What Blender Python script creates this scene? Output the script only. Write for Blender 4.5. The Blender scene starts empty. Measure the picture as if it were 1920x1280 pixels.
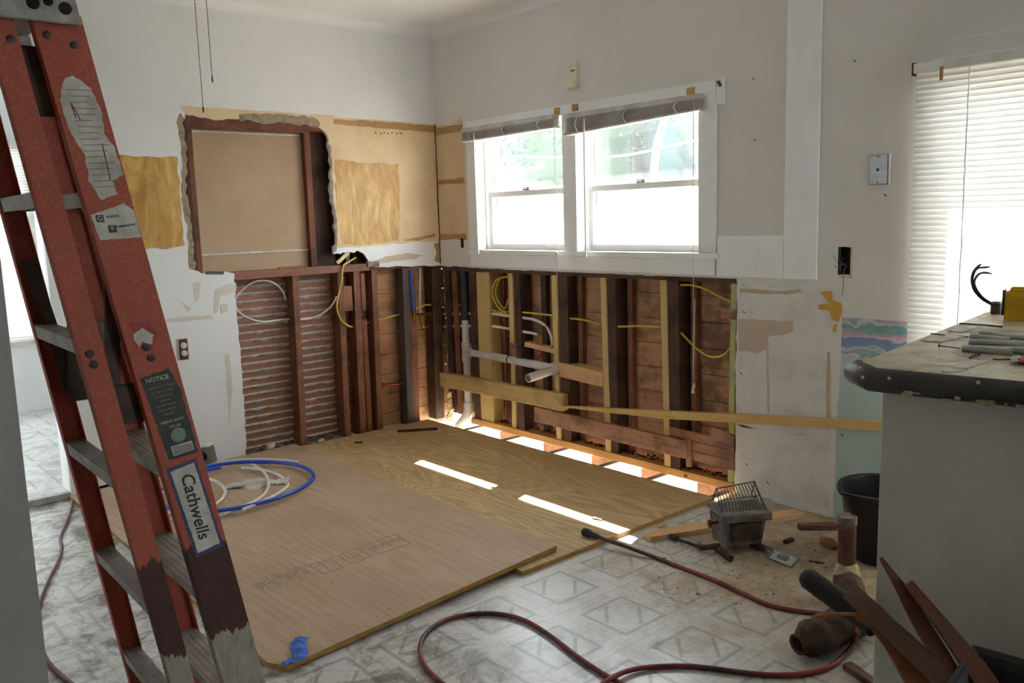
import bpy, math, random
from mathutils import Vector, Matrix, noise as mnoise
from mathutils.geometry import tessellate_polygon

random.seed(7)
scn = bpy.context.scene
COL = scn.collection

# ------------------------------------------------------------------ camera
CAM = Vector((-3.413, -4.679, 1.35))
YAW, PIT, ROL = (math.radians(a) for a in (40.705, -8.237, -1.676))
FPX = 1605.6
_cy, _sy, _cp, _sp = math.cos(YAW), math.sin(YAW), math.cos(PIT), math.sin(PIT)
FW = Vector((_sy * _cp, _cy * _cp, _sp))
_r = Vector((_cy, -_sy, 0)); _u = _r.cross(FW)
RT = _r * math.cos(ROL) + _u * math.sin(ROL)
UP = -_r * math.sin(ROL) + _u * math.cos(ROL)
cd = bpy.data.cameras.new('camera'); cam = bpy.data.objects.new('camera', cd); COL.objects.link(cam)
cd.sensor_width = 36.0; cd.lens = FPX / 1920 * 36.0; cd.clip_start = 0.05; cd.clip_end = 200
cam.matrix_world = Matrix(((RT.x, UP.x, -FW.x, CAM.x), (RT.y, UP.y, -FW.y, CAM.y), (RT.z, UP.z, -FW.z, CAM.z), (0, 0, 0, 1)))
scn.camera = cam

# ------------------------------------------------------------------ light
scn.view_settings.view_transform = 'Standard'
scn.view_settings.look = 'None'
scn.view_settings.gamma = 1.0
scn.view_settings.use_curve_mapping = False
scn.view_settings.exposure = 0.94
scn.cycles.max_bounces = 10
scn.cycles.diffuse_bounces = 6
scn.cycles.transparent_max_bounces = 16
scn.cycles.sample_clamp_indirect = 8.0

w = bpy.data.worlds.new('sky'); scn.world = w; w.use_nodes = True
wn = w.node_tree.nodes; wl = w.node_tree.links
bg = wn['Background']
bg.inputs['Color'].default_value = (0.82, 0.92, 1.0, 1); bg.inputs['Strength'].default_value = 9.0

SUNDIR = Vector((-0.76, -0.28, -1.15)).normalized()
sd = bpy.data.lights.new('sun', 'SUN'); sun = bpy.data.objects.new('sun', sd); COL.objects.link(sun)
sd.energy = 24.0; sd.angle = 0.009; sd.color = (1.0, 0.95, 0.86)
sun.rotation_euler = SUNDIR.to_track_quat('-Z', 'Y').to_euler(); sun.location = (4, 3, 6)

# ------------------------------------------------------------------ helpers
def ray(px, py):
    return RT * ((px - 960) / FPX) - UP * ((py - 640) / FPX) + FW

def hit(px, py, p0, n):
    d = ray(px, py); return CAM + d * ((Vector(p0) - CAM).dot(n) / d.dot(n))

def PF(px, py, z=0.0): return hit(px, py, (0, 0, z), Vector((0, 0, 1)))
def PA(px, py, y=0.0): return hit(px, py, (0, y, 0), Vector((0, 1, 0)))
def PB(px, py, x=0.0): return hit(px, py, (x, 0, 0), Vector((1, 0, 0)))

BASE = {}
def _prop(o, label, cat, group, kind):
    if label: o['label'] = label
    if cat: o['category'] = cat
    if group: o['group'] = group
    if kind: o['kind'] = kind

def thing(name, label, cat, base=(0, 0, 0), group=None, kind=None):
    o = bpy.data.objects.new(name, None); COL.objects.link(o)
    o.location = base; o.empty_display_size = 0.05
    BASE[o.name] = Vector(base); _prop(o, label, cat, group, kind)
    return o

class MB:
    def __init__(s): s.v = []; s.f = []
    def quadbox(s, c):          # 8 corners: bottom 4 ccw, top 4 ccw
        i = len(s.v); s.v += [Vector(p) for p in c]
        for q in ((3, 2, 1, 0), (4, 5, 6, 7), (0, 1, 5, 4), (1, 2, 6, 5), (2, 3, 7, 6), (3, 0, 4, 7)):
            s.f.append([i + k for k in q])
        return s
    def box(s, x0, x1, y0, y1, z0, z1):
        if x0 > x1: x0, x1 = x1, x0
        if y0 > y1: y0, y1 = y1, y0
        if z0 > z1: z0, z1 = z1, z0
        return s.quadbox([(x0, y0, z0), (x1, y0, z0), (x1, y1, z0), (x0, y1, z0), (x0, y0, z1), (x1, y0, z1), (x1, y1, z1), (x0, y1, z1)])
    def obox(s, c, X, Y, Z, a, b, d):
        c = Vector(c); X = Vector(X) * a / 2; Y = Vector(Y) * b / 2; Z = Vector(Z) * d / 2
        return s.quadbox([c - X - Y - Z, c + X - Y - Z, c + X + Y - Z, c - X + Y - Z, c - X - Y + Z, c + X - Y + Z, c + X + Y + Z, c - X + Y + Z])
    def loft(s, secs, closed=True, cap=True):
        n = len(secs[0]); i = len(s.v)
        for sec in secs: s.v += [Vector(p) for p in sec]
        m = n if closed else n - 1
        for k in range(len(secs) - 1):
            for j in range(m):
                a = i + k * n + j; b = i + k * n + (j + 1) % n
                s.f.append([a, b, b + n, a + n])
        if cap and closed:
            s.f.append([i + j for j in range(n)][::-1]); s.f.append([i + (len(secs) - 1) * n + j for j in range(n)])
        return s
    def board(s, p0, p1, wid, thk, up=(0, 0, 1), seg=6, jit=0.0, taper=None):
        p0 = Vector(p0); p1 = Vector(p1); d = (p1 - p0).normalized(); up = Vector(up)
        side = d.cross(up).normalized(); u2 = side.cross(d).normalized()
        secs = []; sd_ = random.random() * 50
        for k in range(seg + 1):
            t = k / seg; c = p0.lerp(p1, t); tw, tt = wid, thk
            if taper: f = taper(t); tw *= f; tt *= (0.4 + 0.6 * f)
            q = []
            for a, b in ((-1, -1), (1, -1), (1, 1), (-1, 1)):
                e = Vector((0, 0, 0))
                if jit: e = mnoise.noise_vector(Vector((sd_ + t * 6, a * 3.1, b * 7.3))) * jit
                q.append(c + side * a * tw / 2 + u2 * b * tt / 2 + e)
            secs.append(q)
        return s.loft(secs)
    def tube(s, pts, r, n=8, smooth=4, cap=True, closed=False):
        pts = [Vector(p) for p in pts]
        if smooth and len(pts) > 2:
            out = []; N = len(pts)
            rng = range(N if closed else N - 1)
            for k in rng:
                g = lambda q: pts[q % N] if closed else pts[max(0, min(N - 1, q))]
                a, b, c, d = g(k - 1), g(k), g(k + 1), g(k + 2)
                for j in range(smooth):
                    t = j / smooth
                    out.append(0.5 * ((2 * b) + (c - a) * t + (2 * a - 5 * b + 4 * c - d) * t * t + (3 * b - a - 3 * c + d) * t ** 3))
            if not closed: out.append(pts[-1])
            pts = out
        secs = []; nrm = None; N = len(pts)
        for k, p in enumerate(pts):
            if closed: t = pts[(k + 1) % N] - pts[k - 1]
            else: t = pts[min(k + 1, N - 1)] - pts[max(k - 1, 0)]
            if t.length < 1e-9: t = Vector((0, 0, 1))
            t.normalize()
            if nrm is None:
                nrm = t.orthogonal().normalized()
            else:
                nrm = nrm - t * nrm.dot(t)
                nrm = nrm.normalized() if nrm.length > 1e-6 else t.orthogonal().normalized()
            b = t.cross(nrm); rr = r(k / max(1, N - 1)) if callable(r) else r
            secs.append([p + (nrm * math.cos(2 * math.pi * j / n) + b * math.sin(2 * math.pi * j / n)) * rr for j in range(n)])
        if closed: secs.append(secs[0])
        return s.loft(secs, True, cap and not closed)
    def lathe(s, prof, base=(0, 0, 0), axis=(0, 0, 1), n=24, sy=1.0, warp=None):
        base = Vector(base); axis = Vector(axis).normalized()
        X = axis.orthogonal().normalized() if abs(axis.z) < 0.999 else Vector((1, 0, 0)); Y = axis.cross(X)
        secs = []
        for r, z in prof:
            q = []
            for j in range(n):
                a = 2 * math.pi * j / n; rr = r
                p = base + axis * z + X * rr * math.cos(a) + Y * rr * sy * math.sin(a)
                if warp: p = warp(p, a, r, z)
                q.append(p)
            secs.append(q)
        return s.loft(secs)
    def prism(s, loops, fmap, nvec, thk, jfront=0.0):
        """loops: outer + holes in 2d, fmap: 2d -> 3d front, nvec: unit vector from front to back"""
        nvec = Vector(nvec)
        tris = tessellate_polygon([[Vector((a, b, 0)) for a, b in lp] for lp in loops])
        flat = [p for lp in loops for p in lp]; i = len(s.v); n = len(flat)
        front = [Vector(fmap(*p)) for p in flat]
        s.v += front + [p + nvec * thk for p in front]
        want = -nvec
        for t in tris:
            a, b, c = (front[k] for k in t)
            k = list(t) if (b - a).cross(c - a).dot(want) > 0 else list(t)[::-1]
            s.f.append([i + q for q in k]); s.f.append([i + n + q for q in k[::-1]])
        o = 0
        for lp in loops:
            m = len(lp)
            for j in range(m):
                a, b = i + o + j, i + o + (j + 1) % m
                s.f.append([a, b, b + n, a + n])
            o += m
        return s
    def build(s, name, mat, parent=None, smooth=False, bevel=0.0, label=None, cat=None, group=None, kind=None, base=None, normals=True):
        me = bpy.data.meshes.new(name)
        b = Vector((0, 0, 0))
        if parent is not None: b = BASE[parent.name]
        elif base is not None: b = Vector(base)
        me.from_pydata([tuple(v - b) for v in s.v], [], s.f); me.update()
        if normals:
            import bmesh
            bm = bmesh.new(); bm.from_mesh(me); bmesh.ops.recalc_face_normals(bm, faces=bm.faces); bm.to_mesh(me); bm.free()
        o = bpy.data.objects.new(name, me); COL.objects.link(o)
        if mat is not None: me.materials.append(mat)
        if smooth:
            for p in me.polygons: p.use_smooth = True
            if hasattr(me, 'set_sharp_from_angle'): me.set_sharp_from_angle(angle=math.radians(50))
        if bevel:
            m = o.modifiers.new('bevel', 'BEVEL'); m.width = bevel; m.segments = 2; m.limit_method = 'ANGLE'; m.angle_limit = math.radians(40)
        if parent is not None: o.parent = parent; BASE[o.name] = b
        else: o.location = b; BASE[o.name] = b
        _prop(o, label, cat, group, kind)
        return o

def rough(pts, amp=0.006, step=0.03, closed=True):
    out = []; N = len(pts); sd_ = random.random() * 100
    for k in range(N if closed else N - 1):
        a = Vector(pts[k]); b = Vector(pts[(k + 1) % N]); L = (b - a).length; m = max(1, int(L / step))
        d = (b - a).normalized() if L > 0 else Vector((1, 0)); nn = Vector((-d.y, d.x))
        for j in range(m):
            t = j / m; e = 0
            if j: e = amp * (mnoise.noise(Vector((sd_ + k * 9 + t * L / step * 0.45, 0.3, 0.1))) * 1.6 + random.uniform(-0.4, 0.4))
            q = a.lerp(b, t) + nn * e; out.append((q.x, q.y))
    return out

# ------------------------------------------------------------------ materials
def newmat(name):
    m = bpy.data.materials.new(name); m.use_nodes = True
    nt = m.node_tree; return m, nt, nt.nodes, nt.links, nt.nodes['Principled BSDF']

def rgb(h):
    if isinstance(h, tuple): return h
    c = [int(h[i:i + 2], 16) / 255 for i in (0, 2, 4)]
    return tuple(x / 12.92 if x <= 0.04045 else ((x + 0.055) / 1.055) ** 2.4 for x in c)

def coords(nt, scale=(1, 1, 1), rot=(0, 0, 0)):
    tc = nt.nodes.new('ShaderNodeTexCoord'); mp = nt.nodes.new('ShaderNodeMapping')
    mp.inputs['Scale'].default_value = scale; mp.inputs['Rotation'].default_value = rot
    nt.links.new(tc.outputs['Object'], mp.inputs['Vector']); return mp.outputs['Vector']

def noise(nt, vec, scale, detail=5, rough_=0.6, dist=0.0):
    n = nt.nodes.new('ShaderNodeTexNoise'); n.inputs['Scale'].default_value = scale; n.inputs['Detail'].default_value = detail
    n.inputs['Roughness'].default_value = rough_; n.inputs['Distortion'].default_value = dist
    nt.links.new(vec, n.inputs['Vector']); return n.outputs['Fac']

def ramp(nt, fac, stops, interp='LINEAR'):
    r = nt.nodes.new('ShaderNodeValToRGB'); r.color_ramp.interpolation = interp
    e = r.color_ramp.elements
    while len(e) < len(stops): e.new(0.5)
    for k, (p, c) in enumerate(stops):
        e[k].position = p; c = rgb(c) if not isinstance(c, (int, float)) else (c, c, c); e[k].color = (*c[:3], 1)
    nt.links.new(fac, r.inputs['Fac']); return r.outputs['Color']

def mixc(nt, fac, a, b, mode='MIX'):
    n = nt.nodes.new('ShaderNodeMix'); n.data_type = 'RGBA'; n.blend_type = mode
    for sock, val in ((n.inputs[0], fac), (n.inputs[6], a), (n.inputs[7], b)):
        if hasattr(val, 'is_linked'): nt.links.new(val, sock)
        elif isinstance(val, (int, float)): sock.default_value = val
        else: sock.default_value = (*rgb(val)[:3], 1)
    return n.outputs[2]

def math_(nt, op, a, b=None, c=None):
    n = nt.nodes.new('ShaderNodeMath'); n.operation = op
    for k, val in enumerate((a, b, c)):
        if val is None: continue
        if hasattr(val, 'is_linked'): nt.links.new(val, n.inputs[k])
        else: n.inputs[k].default_value = val
    return n.outputs[0]

def bump(nt, P, h, strength=0.3, dist=0.01):
    b = nt.nodes.new('ShaderNodeBump'); b.inputs['Strength'].default_value = strength; b.inputs['Distance'].default_value = dist
    nt.links.new(h, b.inputs['Height']); nt.links.new(b.outputs['Normal'], P.inputs['Normal'])

def plain(name, c, c2=None, scale=12, rough_=0.6, metal=0.0, bmp=0.0, lo=0.35, hi=0.7, stretch=(1, 1, 1), detail=5):
    m, nt, N, L, P = newmat(name)
    P.inputs['Roughness'].default_value = rough_; P.inputs['Metallic'].default_value = metal
    v = coords(nt, stretch); f = noise(nt, v, scale, detail)
    if c2 is None: c2 = tuple(x * 0.8 for x in rgb(c))
    L.new(ramp(nt, f, [(lo, c), (hi, c2)]), P.inputs['Base Color'])
    if bmp: bump(nt, P, noise(nt, v, scale * 3, 6), bmp)
    return m

def wood(name, c1, c2, axis='x', dark='2a1a10', scale=1.0, rough_=0.75, knots=0.25, stainc=None, stain=0.0, bmp=0.35):
    """long grain along axis"""
    m, nt, N, L, P = newmat(name); P.inputs['Roughness'].default_value = rough_
    k = {'x': (1.2, 14, 14), 'y': (14, 1.2, 14), 'z': (14, 14, 1.2)}[axis]
    v = coords(nt, tuple(a * scale for a in k))
    g = noise(nt, v, 3.0, 8, 0.65, 0.8)
    base = ramp(nt, g, [(0.25, c2), (0.55, c1), (0.8, c2)])
    k2 = tuple(a * (6 if a > 2 else 1) for a in k)
    g2 = noise(nt, coords(nt, tuple(a * scale for a in k2)), 2.0, 4, 0.6)
    col = mixc(nt, ramp(nt, g2, [(0.55, 0.0), (0.8, knots)]), base, dark)
    if stainc:
        s = noise(nt, coords(nt, (1, 1, 1)), 4.5, 5, 0.65)
        col = mixc(nt, ramp(nt, s, [(0.48, 0.0), (0.62, stain)]), col, stainc)
    L.new(col, P.inputs['Base Color'])
    if bmp: bump(nt, P, g2, bmp, 0.003)
    return m

M = {}
def wallpaint(name, c, dirt, amt=0.25, sc=3.0):
    m, nt, N, L, P = newmat(name); P.inputs['Roughness'].default_value = 0.8
    v = coords(nt)
    a = noise(nt, v, sc, 6, 0.62); b = noise(nt, v, 38, 4, 0.7)
    col = mixc(nt, ramp(nt, a, [(0.45, 0.0), (0.75, amt)]), c, dirt)
    col = mixc(nt, ramp(nt, b, [(0.66, 0.0), (0.78, amt)]), col, dirt)
    L.new(col, P.inputs['Base Color']); bump(nt, P, noise(nt, v, 60, 6), 0.12, 0.004)
    return m

M['wall'] = wallpaint('painted_plaster_white', 'dcdbd9', 'c9c4bc', 0.35, 2.0)
M['wallb'] = wallpaint('painted_plaster_warm_white', 'd8d3cc', 'bfb7ac', 0.35, 2.0)
M['ceil'] = wallpaint('ceiling_paint', 'e2e1df', 'd0cecb', 0.3, 1.5)
M['trim'] = wallpaint('white_gloss_trim', 'e6e6e4', 'd2cec8', 0.3, 6.0); M['trim'].node_tree.nodes['Principled BSDF'].inputs['Roughness'].default_value = 0.4
M['scuff'] = wallpaint('scuffed_white_panel', 'd7d3cd', 'b3a797', 0.55, 7.0)
M['teal'] = wallpaint('pale_aqua_wall', 'a9bdb6', 'c0c4bd', 0.5, 5.0)
M['raw'] = wallpaint('bare_tan_board', 'd6bd98', 'bd9c72', 0.7, 5.0)
M['rawdark'] = wallpaint('brown_glue_band', 'b08858', '8d6a44', 0.7, 9.0)
M['mud'] = wallpaint('tan_primer_patch', 'bfae9a', 'a99783', 0.5, 6.0)
M['tanline'] = wallpaint('tan_scraped_line', 'bba78c', 'a08a6c', 0.6, 9.0)
M['faint'] = wallpaint('faint_old_paint', 'cfc5b6', 'b9ab96', 0.6, 8.0)
M['grout'] = wallpaint('grey_plaster_edge', '9c8a72', '594632', 0.95, 26.0)
M['yellowpatch'] = wallpaint('old_yellow_paint', 'c99c45', 'b07a28', 0.6, 12.0)
M['partition'] = wallpaint('darkened_partition', '9c9a93', '86837b', 0.4, 4.0)  # partition colour darkened to imitate the dim light on its near face

def glue():
    m, nt, N, L, P = newmat('amber_adhesive_stain'); P.inputs['Roughness'].default_value = 0.45
    a = noise(nt, coords(nt, (5, 5, 1.6)), 2.2, 7, 0.68, 1.2)
    b = noise(nt, coords(nt, (22, 22, 4)), 2.0, 5, 0.7, 0.6)
    col = ramp(nt, a, [(0.22, '7d4e14'), (0.42, 'ab7826'), (0.58, 'c69c48'), (0.78, 'd9c080')])
    col = mixc(nt, ramp(nt, b, [(0.5, 0.0), (0.75, 0.6)]), col, 'a06a1e')
    L.new(col, P.inputs['Base Color']); bump(nt, P, b, 0.35, 0.004); return m
M['glue'] = glue()

M['stud_old'] = wood('old_red_brown_pine', '8d5c42', '643c28', 'z', '24120a', stainc='3a2418', stain=0.6)
M['stud_dark'] = wood('old_dark_stained_pine', '55392a', '332117', 'z', '120a06', stainc='1d130d', stain=0.8)
M['stud_grey'] = wood('weathered_grey_stud', '5d5552', '3f3938', 'z', '201c1b')
M['stud_new'] = wood('fresh_pine_stud', 'cfb277', 'b7965a', 'z', '7c5a2c', knots=0.18, stainc='97a46c', stain=0.25)
M['stud_green'] = wood('green_treated_stud', 'b9b274', '93a06a', 'z', '55613a', stainc='7fa08a', stain=0.6)
M['pine_y'] = wood('fresh_pine_board', 'd0ae6e', 'b58f50', 'y', '7c5a2c', knots=0.2)
M['pine_t'] = wood('tan_pine_board', 'd2aa7c', 'b98e60', 'x', '8a6238', knots=0.12)
M['beam'] = wood('pine_beam_with_stains', 'c3a468', 'a58649', 'y', '6a4b22', knots=0.3, stainc='7e6a3c', stain=0.45)
M['plate'] = wood('honey_pine_plate', 'c39152', 'a6743a', 'y', '5d3814', knots=0.3)
M['plank_old'] = wood('old_pink_brown_plank', 'a4775c', '7b5039', 'y', '2c1810', stainc='4e3528', stain=0.7)
M['header'] = wood('old_red_header', '8e5c48', '6b4030', 'x', '2c1810', stainc='5a4a44', stain=0.4)
M['framewood'] = wood('old_brown_window_frame', '7a452a', '5a2f1c', 'z', '1c0e07', stainc='2c1a10', stain=0.6)
M['siding'] = wood('red_brown_sheathing', 'b88a66', '8d6548', 'y', '2c150c', stainc='3a2a20', stain=0.65)
M['siding_x'] = wood('red_brown_sheathing_side', 'bb8c66', '8f6546', 'x', '2c150c', stainc='4a3224', stain=0.5)
M['lath'] = wood('old_lath', '98684e', '6e4834', 'x', '3a1d10')
M['key'] = plain('grey_plaster_key', 'c2bdb6', '9b9389', 30, 0.95, bmp=0.6)
M['joist'] = wood('brightened_joist', 'ded3bd', 'cbbca0', 'x', '8a7658', knots=0.1)  # joist colour lightened to stand in for bright light in the floor gap
M['rim'] = wood('pinkish_rim_board', 'c9a186', 'a87c60', 'y', '4a2c1c', stainc='6e4c38', stain=0.5)
M['brownboard'] = plain('tan_fibreboard', 'b3977a', 'a28669', 3, 0.85, lo=0.3, hi=0.75)
M['whitestrip'] = plain('white_paint_strip', 'd2cfc8', 'a89f92', 25, 0.6)
M['rubble'] = plain('plaster_rubble', '9a8c7c', '5c4c3e', 40, 0.95)
M['chip'] = plain('cream_plaster_chip', 'd8caa2', 'b7a67c', 40, 0.9)
M['darkscrap'] = plain('dark_wood_scrap', '54321f', '2c190f', 30, 0.85)
M['black'] = plain('black_rubber', '121214', '1c1b1e', 20, 0.65)
M['hole'] = plain('dark_cavity', '14100d', '241c16', 20, 0.95)

def ply(name, light, mid, dark, seam, amp, frq):
    m, nt, N, L, P = newmat(name); P.inputs['Roughness'].default_value = 0.62
    v = coords(nt, (1, 0.22, 1))
    d = noise(nt, v, 2.6, 3, 0.5, 0.3)
    tc = nt.nodes.new('ShaderNodeTexCoord'); sp = nt.nodes.new('ShaderNodeSeparateXYZ'); L.new(tc.outputs['Object'], sp.inputs[0])
    ph = math_(nt, 'MULTIPLY_ADD', d, 1.9 * seam, sp.outputs['X'])
    wv = math_(nt, 'SINE', math_(nt, 'MULTIPLY', ph, frq))
    fine = noise(nt, coords(nt, (40, 1.5, 1)), 2.5, 6, 0.7)
    big = noise(nt, coords(nt, (1.5, 0.7, 1)), 2.0, 5, 0.6)
    col = ramp(nt, math_(nt, 'MULTIPLY_ADD', wv, amp, math_(nt, 'MULTIPLY_ADD', fine, 0.75, 0.05)), [(0.15, dark), (0.42, mid), (0.7, light)])
    col = mixc(nt, ramp(nt, big, [(0.4, 0.0), (0.72, 0.7)]), col, dark)
    sp2 = noise(nt, coords(nt, (9, 5, 1)), 3.0, 3, 0.7)
    col = mixc(nt, ramp(nt, sp2, [(0.69, 0.0), (0.74, 0.8)]), col, '5a4634')
    L.new(col, P.inputs['Base Color']); bump(nt, P, fine, 0.1, 0.003); return m
M['ply_dark'] = ply('weathered_plywood_face', 'c2a88e', 'b09478', '9a7e62', 0.25, 0.05, 150.0)
M['ply_light'] = ply('fresh_plywood_face', 'cdb386', 'b99d70', 'a08358', 1.0, 0.16, 85.0)

def plyedge():
    m, nt, N, L, P = newmat('plywood_edge'); P.inputs['Roughness'].default_value = 0.8
    tc = nt.nodes.new('ShaderNodeTexCoord'); sp = nt.nodes.new('ShaderNodeSeparateXYZ'); L.new(tc.outputs['Object'], sp.inputs[0])
    s = math_(nt, 'SINE', math_(nt, 'MULTIPLY', sp.outputs['Z'], 1100))
    n = noise(nt, coords(nt, (6, 6, 60)), 3, 5)
    col = ramp(nt, math_(nt, 'MULTIPLY_ADD', s, 0.3, n), [(0.2, '6d4a22'), (0.5, 'b48a45'), (0.8, 'cfaa68')])
    L.new(col, P.inputs['Base Color']); return m
M['plyedge'] = plyedge()

def vinyl(name, amt_dirt, ox=-1.04, oy=-2.51):
    m, nt, N, L, P = newmat(name)
    tc = nt.nodes.new('ShaderNodeTexCoord'); sp = nt.nodes.new('ShaderNodeSeparateXYZ'); L.new(tc.outputs['Object'], sp.inputs[0])
    T = 0.311
    def cell(o, off):
        a = math_(nt, 'DIVIDE', math_(nt, 'SUBTRACT', o, off), T)
        return math_(nt, 'MULTIPLY', math_(nt, 'SUBTRACT', math_(nt, 'FRACT', math_(nt, 'ADD', a, 100.5)), 0.5), T)
    u = cell(sp.outputs['X'], ox); v = cell(sp.outputs['Y'], oy)
    au = math_(nt, 'ABSOLUTE', u); av = math_(nt, 'ABSOLUTE', v)
    mx = math_(nt, 'MAXIMUM', au, av)
    def band(val, c, h):
        return math_(nt, 'LESS_THAN', math_(nt, 'ABSOLUTE', math_(nt, 'SUBTRACT', val, c)), h)
    sq = band(mx, 0.098, 0.0075)
    dif = math_(nt, 'ABSOLUTE', math_(nt, 'ADD', u, v)); sm = math_(nt, 'ABSOLUTE', math_(nt, 'SUBTRACT', u, v))
    inside = math_(nt, 'LESS_THAN', mx, 0.094)
    in2 = math_(nt, 'LESS_THAN', math_(nt, 'MAXIMUM', dif, sm), 0.090)
    bar = math_(nt, 'MULTIPLY', math_(nt, 'MULTIPLY', band(sm, 0.080, 0.009), inside), math_(nt, 'LESS_THAN', dif, 0.088))
    bar2 = math_(nt, 'MULTIPLY', band(dif, 0.082, 0.0035), math_(nt, 'MULTIPLY', inside, math_(nt, 'LESS_THAN', sm, 0.09)))
    edge = band(mx, 0.1535, 0.0012)
    edge2 = band(mx, 0.128, 0.0010)
    thin = math_(nt, 'MULTIPLY', math_(nt, 'MAXIMUM', band(dif, 0.0, 0.0009), band(sm, 0.0, 0.0009)), math_(nt, 'GREATER_THAN', mx, 0.10))
    thin2 = math_(nt, 'MAXIMUM', band(dif, 0.155, 0.0009), band(sm, 0.155, 0.0009))
    bold = math_(nt, 'MAXIMUM', math_(nt, 'MAXIMUM', sq, bar), math_(nt, 'MULTIPLY', bar2, 0.5))
    lines = math_(nt, 'MAXIMUM', math_(nt, 'MAXIMUM', edge, math_(nt, 'MULTIPLY', edge2, 0.5)), math_(nt, 'MULTIPLY', math_(nt, 'MAXIMUM', thin, thin2), 0.6))
    vv = coords(nt)
    grain = noise(nt, vv, 90, 3)
    base = ramp(nt, grain, [(0.35, 'd0cfcb'), (0.7, 'c2c0ba')])
    col = mixc(nt, math_(nt, 'MULTIPLY', bold, 0.58), base, '7f8683')
    col = mixc(nt, math_(nt, 'MULTIPLY', lines, 0.38), col, '7c7871')
    # sawdust: heavier towards the opened wall and the peninsula
    dx = math_(nt, 'SUBTRACT', sp.outputs['X'], -0.25); dy = math_(nt, 'SUBTRACT', sp.outputs['Y'], -3.05)
    rr = math_(nt, 'SQRT', math_(nt, 'ADD', math_(nt, 'MULTIPLY', dx, dx), math_(nt, 'MULTIPLY', math_(nt, 'MULTIPLY', dy, dy), 1.7)))
    n1 = noise(nt, vv, 3.2, 7, 0.68, 0.4); n2 = noise(nt, vv, 24, 6, 0.72)
    d = math_(nt, 'ADD', math_(nt, 'MULTIPLY_ADD', rr, -0.80, 1.10), math_(nt, 'MULTIPLY', math_(nt, 'SUBTRACT', n1, 0.5), 1.9))
    d = math_(nt, 'ADD', d, math_(nt, 'MULTIPLY', math_(nt, 'SUBTRACT', n2, 0.5), 0.9))
    dust = ramp(nt, d, [(0.18, 0.0), (0.75, 0.93)])
    dustc = ramp(nt, n2, [(0.3, '7d6850'), (0.5, 'a08a6c'), (0.7, 'b7a488')])
    col = mixc(nt, dust, col, dustc)
    n3 = noise(nt, vv, 7, 8, 0.75, 0.6)
    dirt = ramp(nt, n3, [(0.46, 0.0), (0.60, amt_dirt)])
    left = ramp(nt, math_(nt, 'MULTIPLY_ADD', sp.outputs['X'], -0.6, -0.75), [(0.1, 0.25), (0.6, 1.0)])
    col = mixc(nt, math_(nt, 'MULTIPLY', dirt, left), col, '625444')
    L.new(col, P.inputs['Base Color'])
    L.new(ramp(nt, math_(nt, 'ADD', dust, math_(nt, 'MULTIPLY', n3, 0.3)), [(0.1, 0.28), (0.7, 0.8)]), P.inputs['Roughness'])
    bump(nt, P, n2, 0.15, 0.003)
    return m
M['vinyl'] = vinyl('patterned_vinyl_floor', 0.9)
M['vinyl_far'] = vinyl('patterned_vinyl_floor_hall', 0.4)

def ladder_mat(name, z0=None, z1=None, shade='a95039'):
    m, nt, N, L, P = newmat(name); P.inputs['Roughness'].default_value = 0.62
    v = coords(nt); a = noise(nt, v, 9, 7, 0.7); b = noise(nt, v, 140, 3, 0.7)
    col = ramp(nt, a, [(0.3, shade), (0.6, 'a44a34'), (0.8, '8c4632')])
    col = mixc(nt, ramp(nt, b, [(0.5, 0.0), (0.8, 0.45)]), col, 'c08a74')
    if z0 is not None:
        tc = nt.nodes.new('ShaderNodeTexCoord'); sp = nt.nodes.new('ShaderNodeSeparateXYZ'); L.new(tc.outputs['Object'], sp.inputs[0])
        c = noise(nt, coords(nt, (30, 30, 5)), 2.0, 6, 0.7)
        zz = math_(nt, 'ADD', sp.outputs['Z'], math_(nt, 'MULTIPLY', math_(nt, 'SUBTRACT', c, 0.5), 0.10))
        up = math_(nt, 'LESS_THAN', zz, z1); lo = math_(nt, 'LESS_THAN', zz, z0)
        sc = ramp(nt, noise(nt, coords(nt, (60, 60, 8)), 3, 5, 0.7), [(0.3, '23130e'), (0.6, '3a1d15'), (0.8, '5c2d20')])
        col = mixc(nt, math_(nt, 'MULTIPLY', up, 0.93), col, sc)
        wh = ramp(nt, noise(nt, coords(nt, (18, 18, 5)), 3, 6, 0.7), [(0.3, 'b5ada0'), (0.6, '978c7e'), (0.75, '6d4a3a')])
        col = mixc(nt, math_(nt, 'MULTIPLY', lo, 0.95), col, wh)
    L.new(col, P.inputs['Base Color']); bump(nt, P, b, 0.1, 0.002); return m
M['alu'] = plain('dull_aluminium', 'aaa69f', '857c70', 14, 0.45, 0.35, bmp=0.2)
M['cast'] = plain('cast_aluminium_cap', 'a8a49c', '7a746a', 18, 0.5, 0.3, bmp=0.3)
M['steel'] = plain('grey_steel', '8b8d8e', '6a6b6b', 20, 0.4, 0.85)
M['rivet'] = plain('dark_rivet', '3a3432', '544a44', 30, 0.5, 0.6)
M['grease'] = plain('greasy_bracket', '4a3a2e', '2a211b', 20, 0.55, 0.5)
M['label_w'] = plain('worn_white_sticker', 'd3cfc3', '9f978a', 20, 0.6)
M['label_k'] = plain('worn_black_sticker', '1f211d', '35372f', 26, 0.55)
M['label_r'] = plain('torn_red_sticker', '8a2a20', 'b34a36', 24, 0.6)
M['label_b'] = plain('blue_border_ink', '2f3a66', '4a4a62', 24, 0.6)
M['ink'] = plain('dark_ink', '262a34', '3c3c44', 60, 0.7)
M['inkred'] = plain('red_pen_ink', '9c3a2e', '8c2f22', 40, 0.7)
M['stamp'] = plain('grey_mill_stamp_ink', '75675a', '8a7a6a', 60, 0.8)
M['green_seal'] = plain('green_seal', '8fa08a', '55705a', 60, 0.6)

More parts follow.
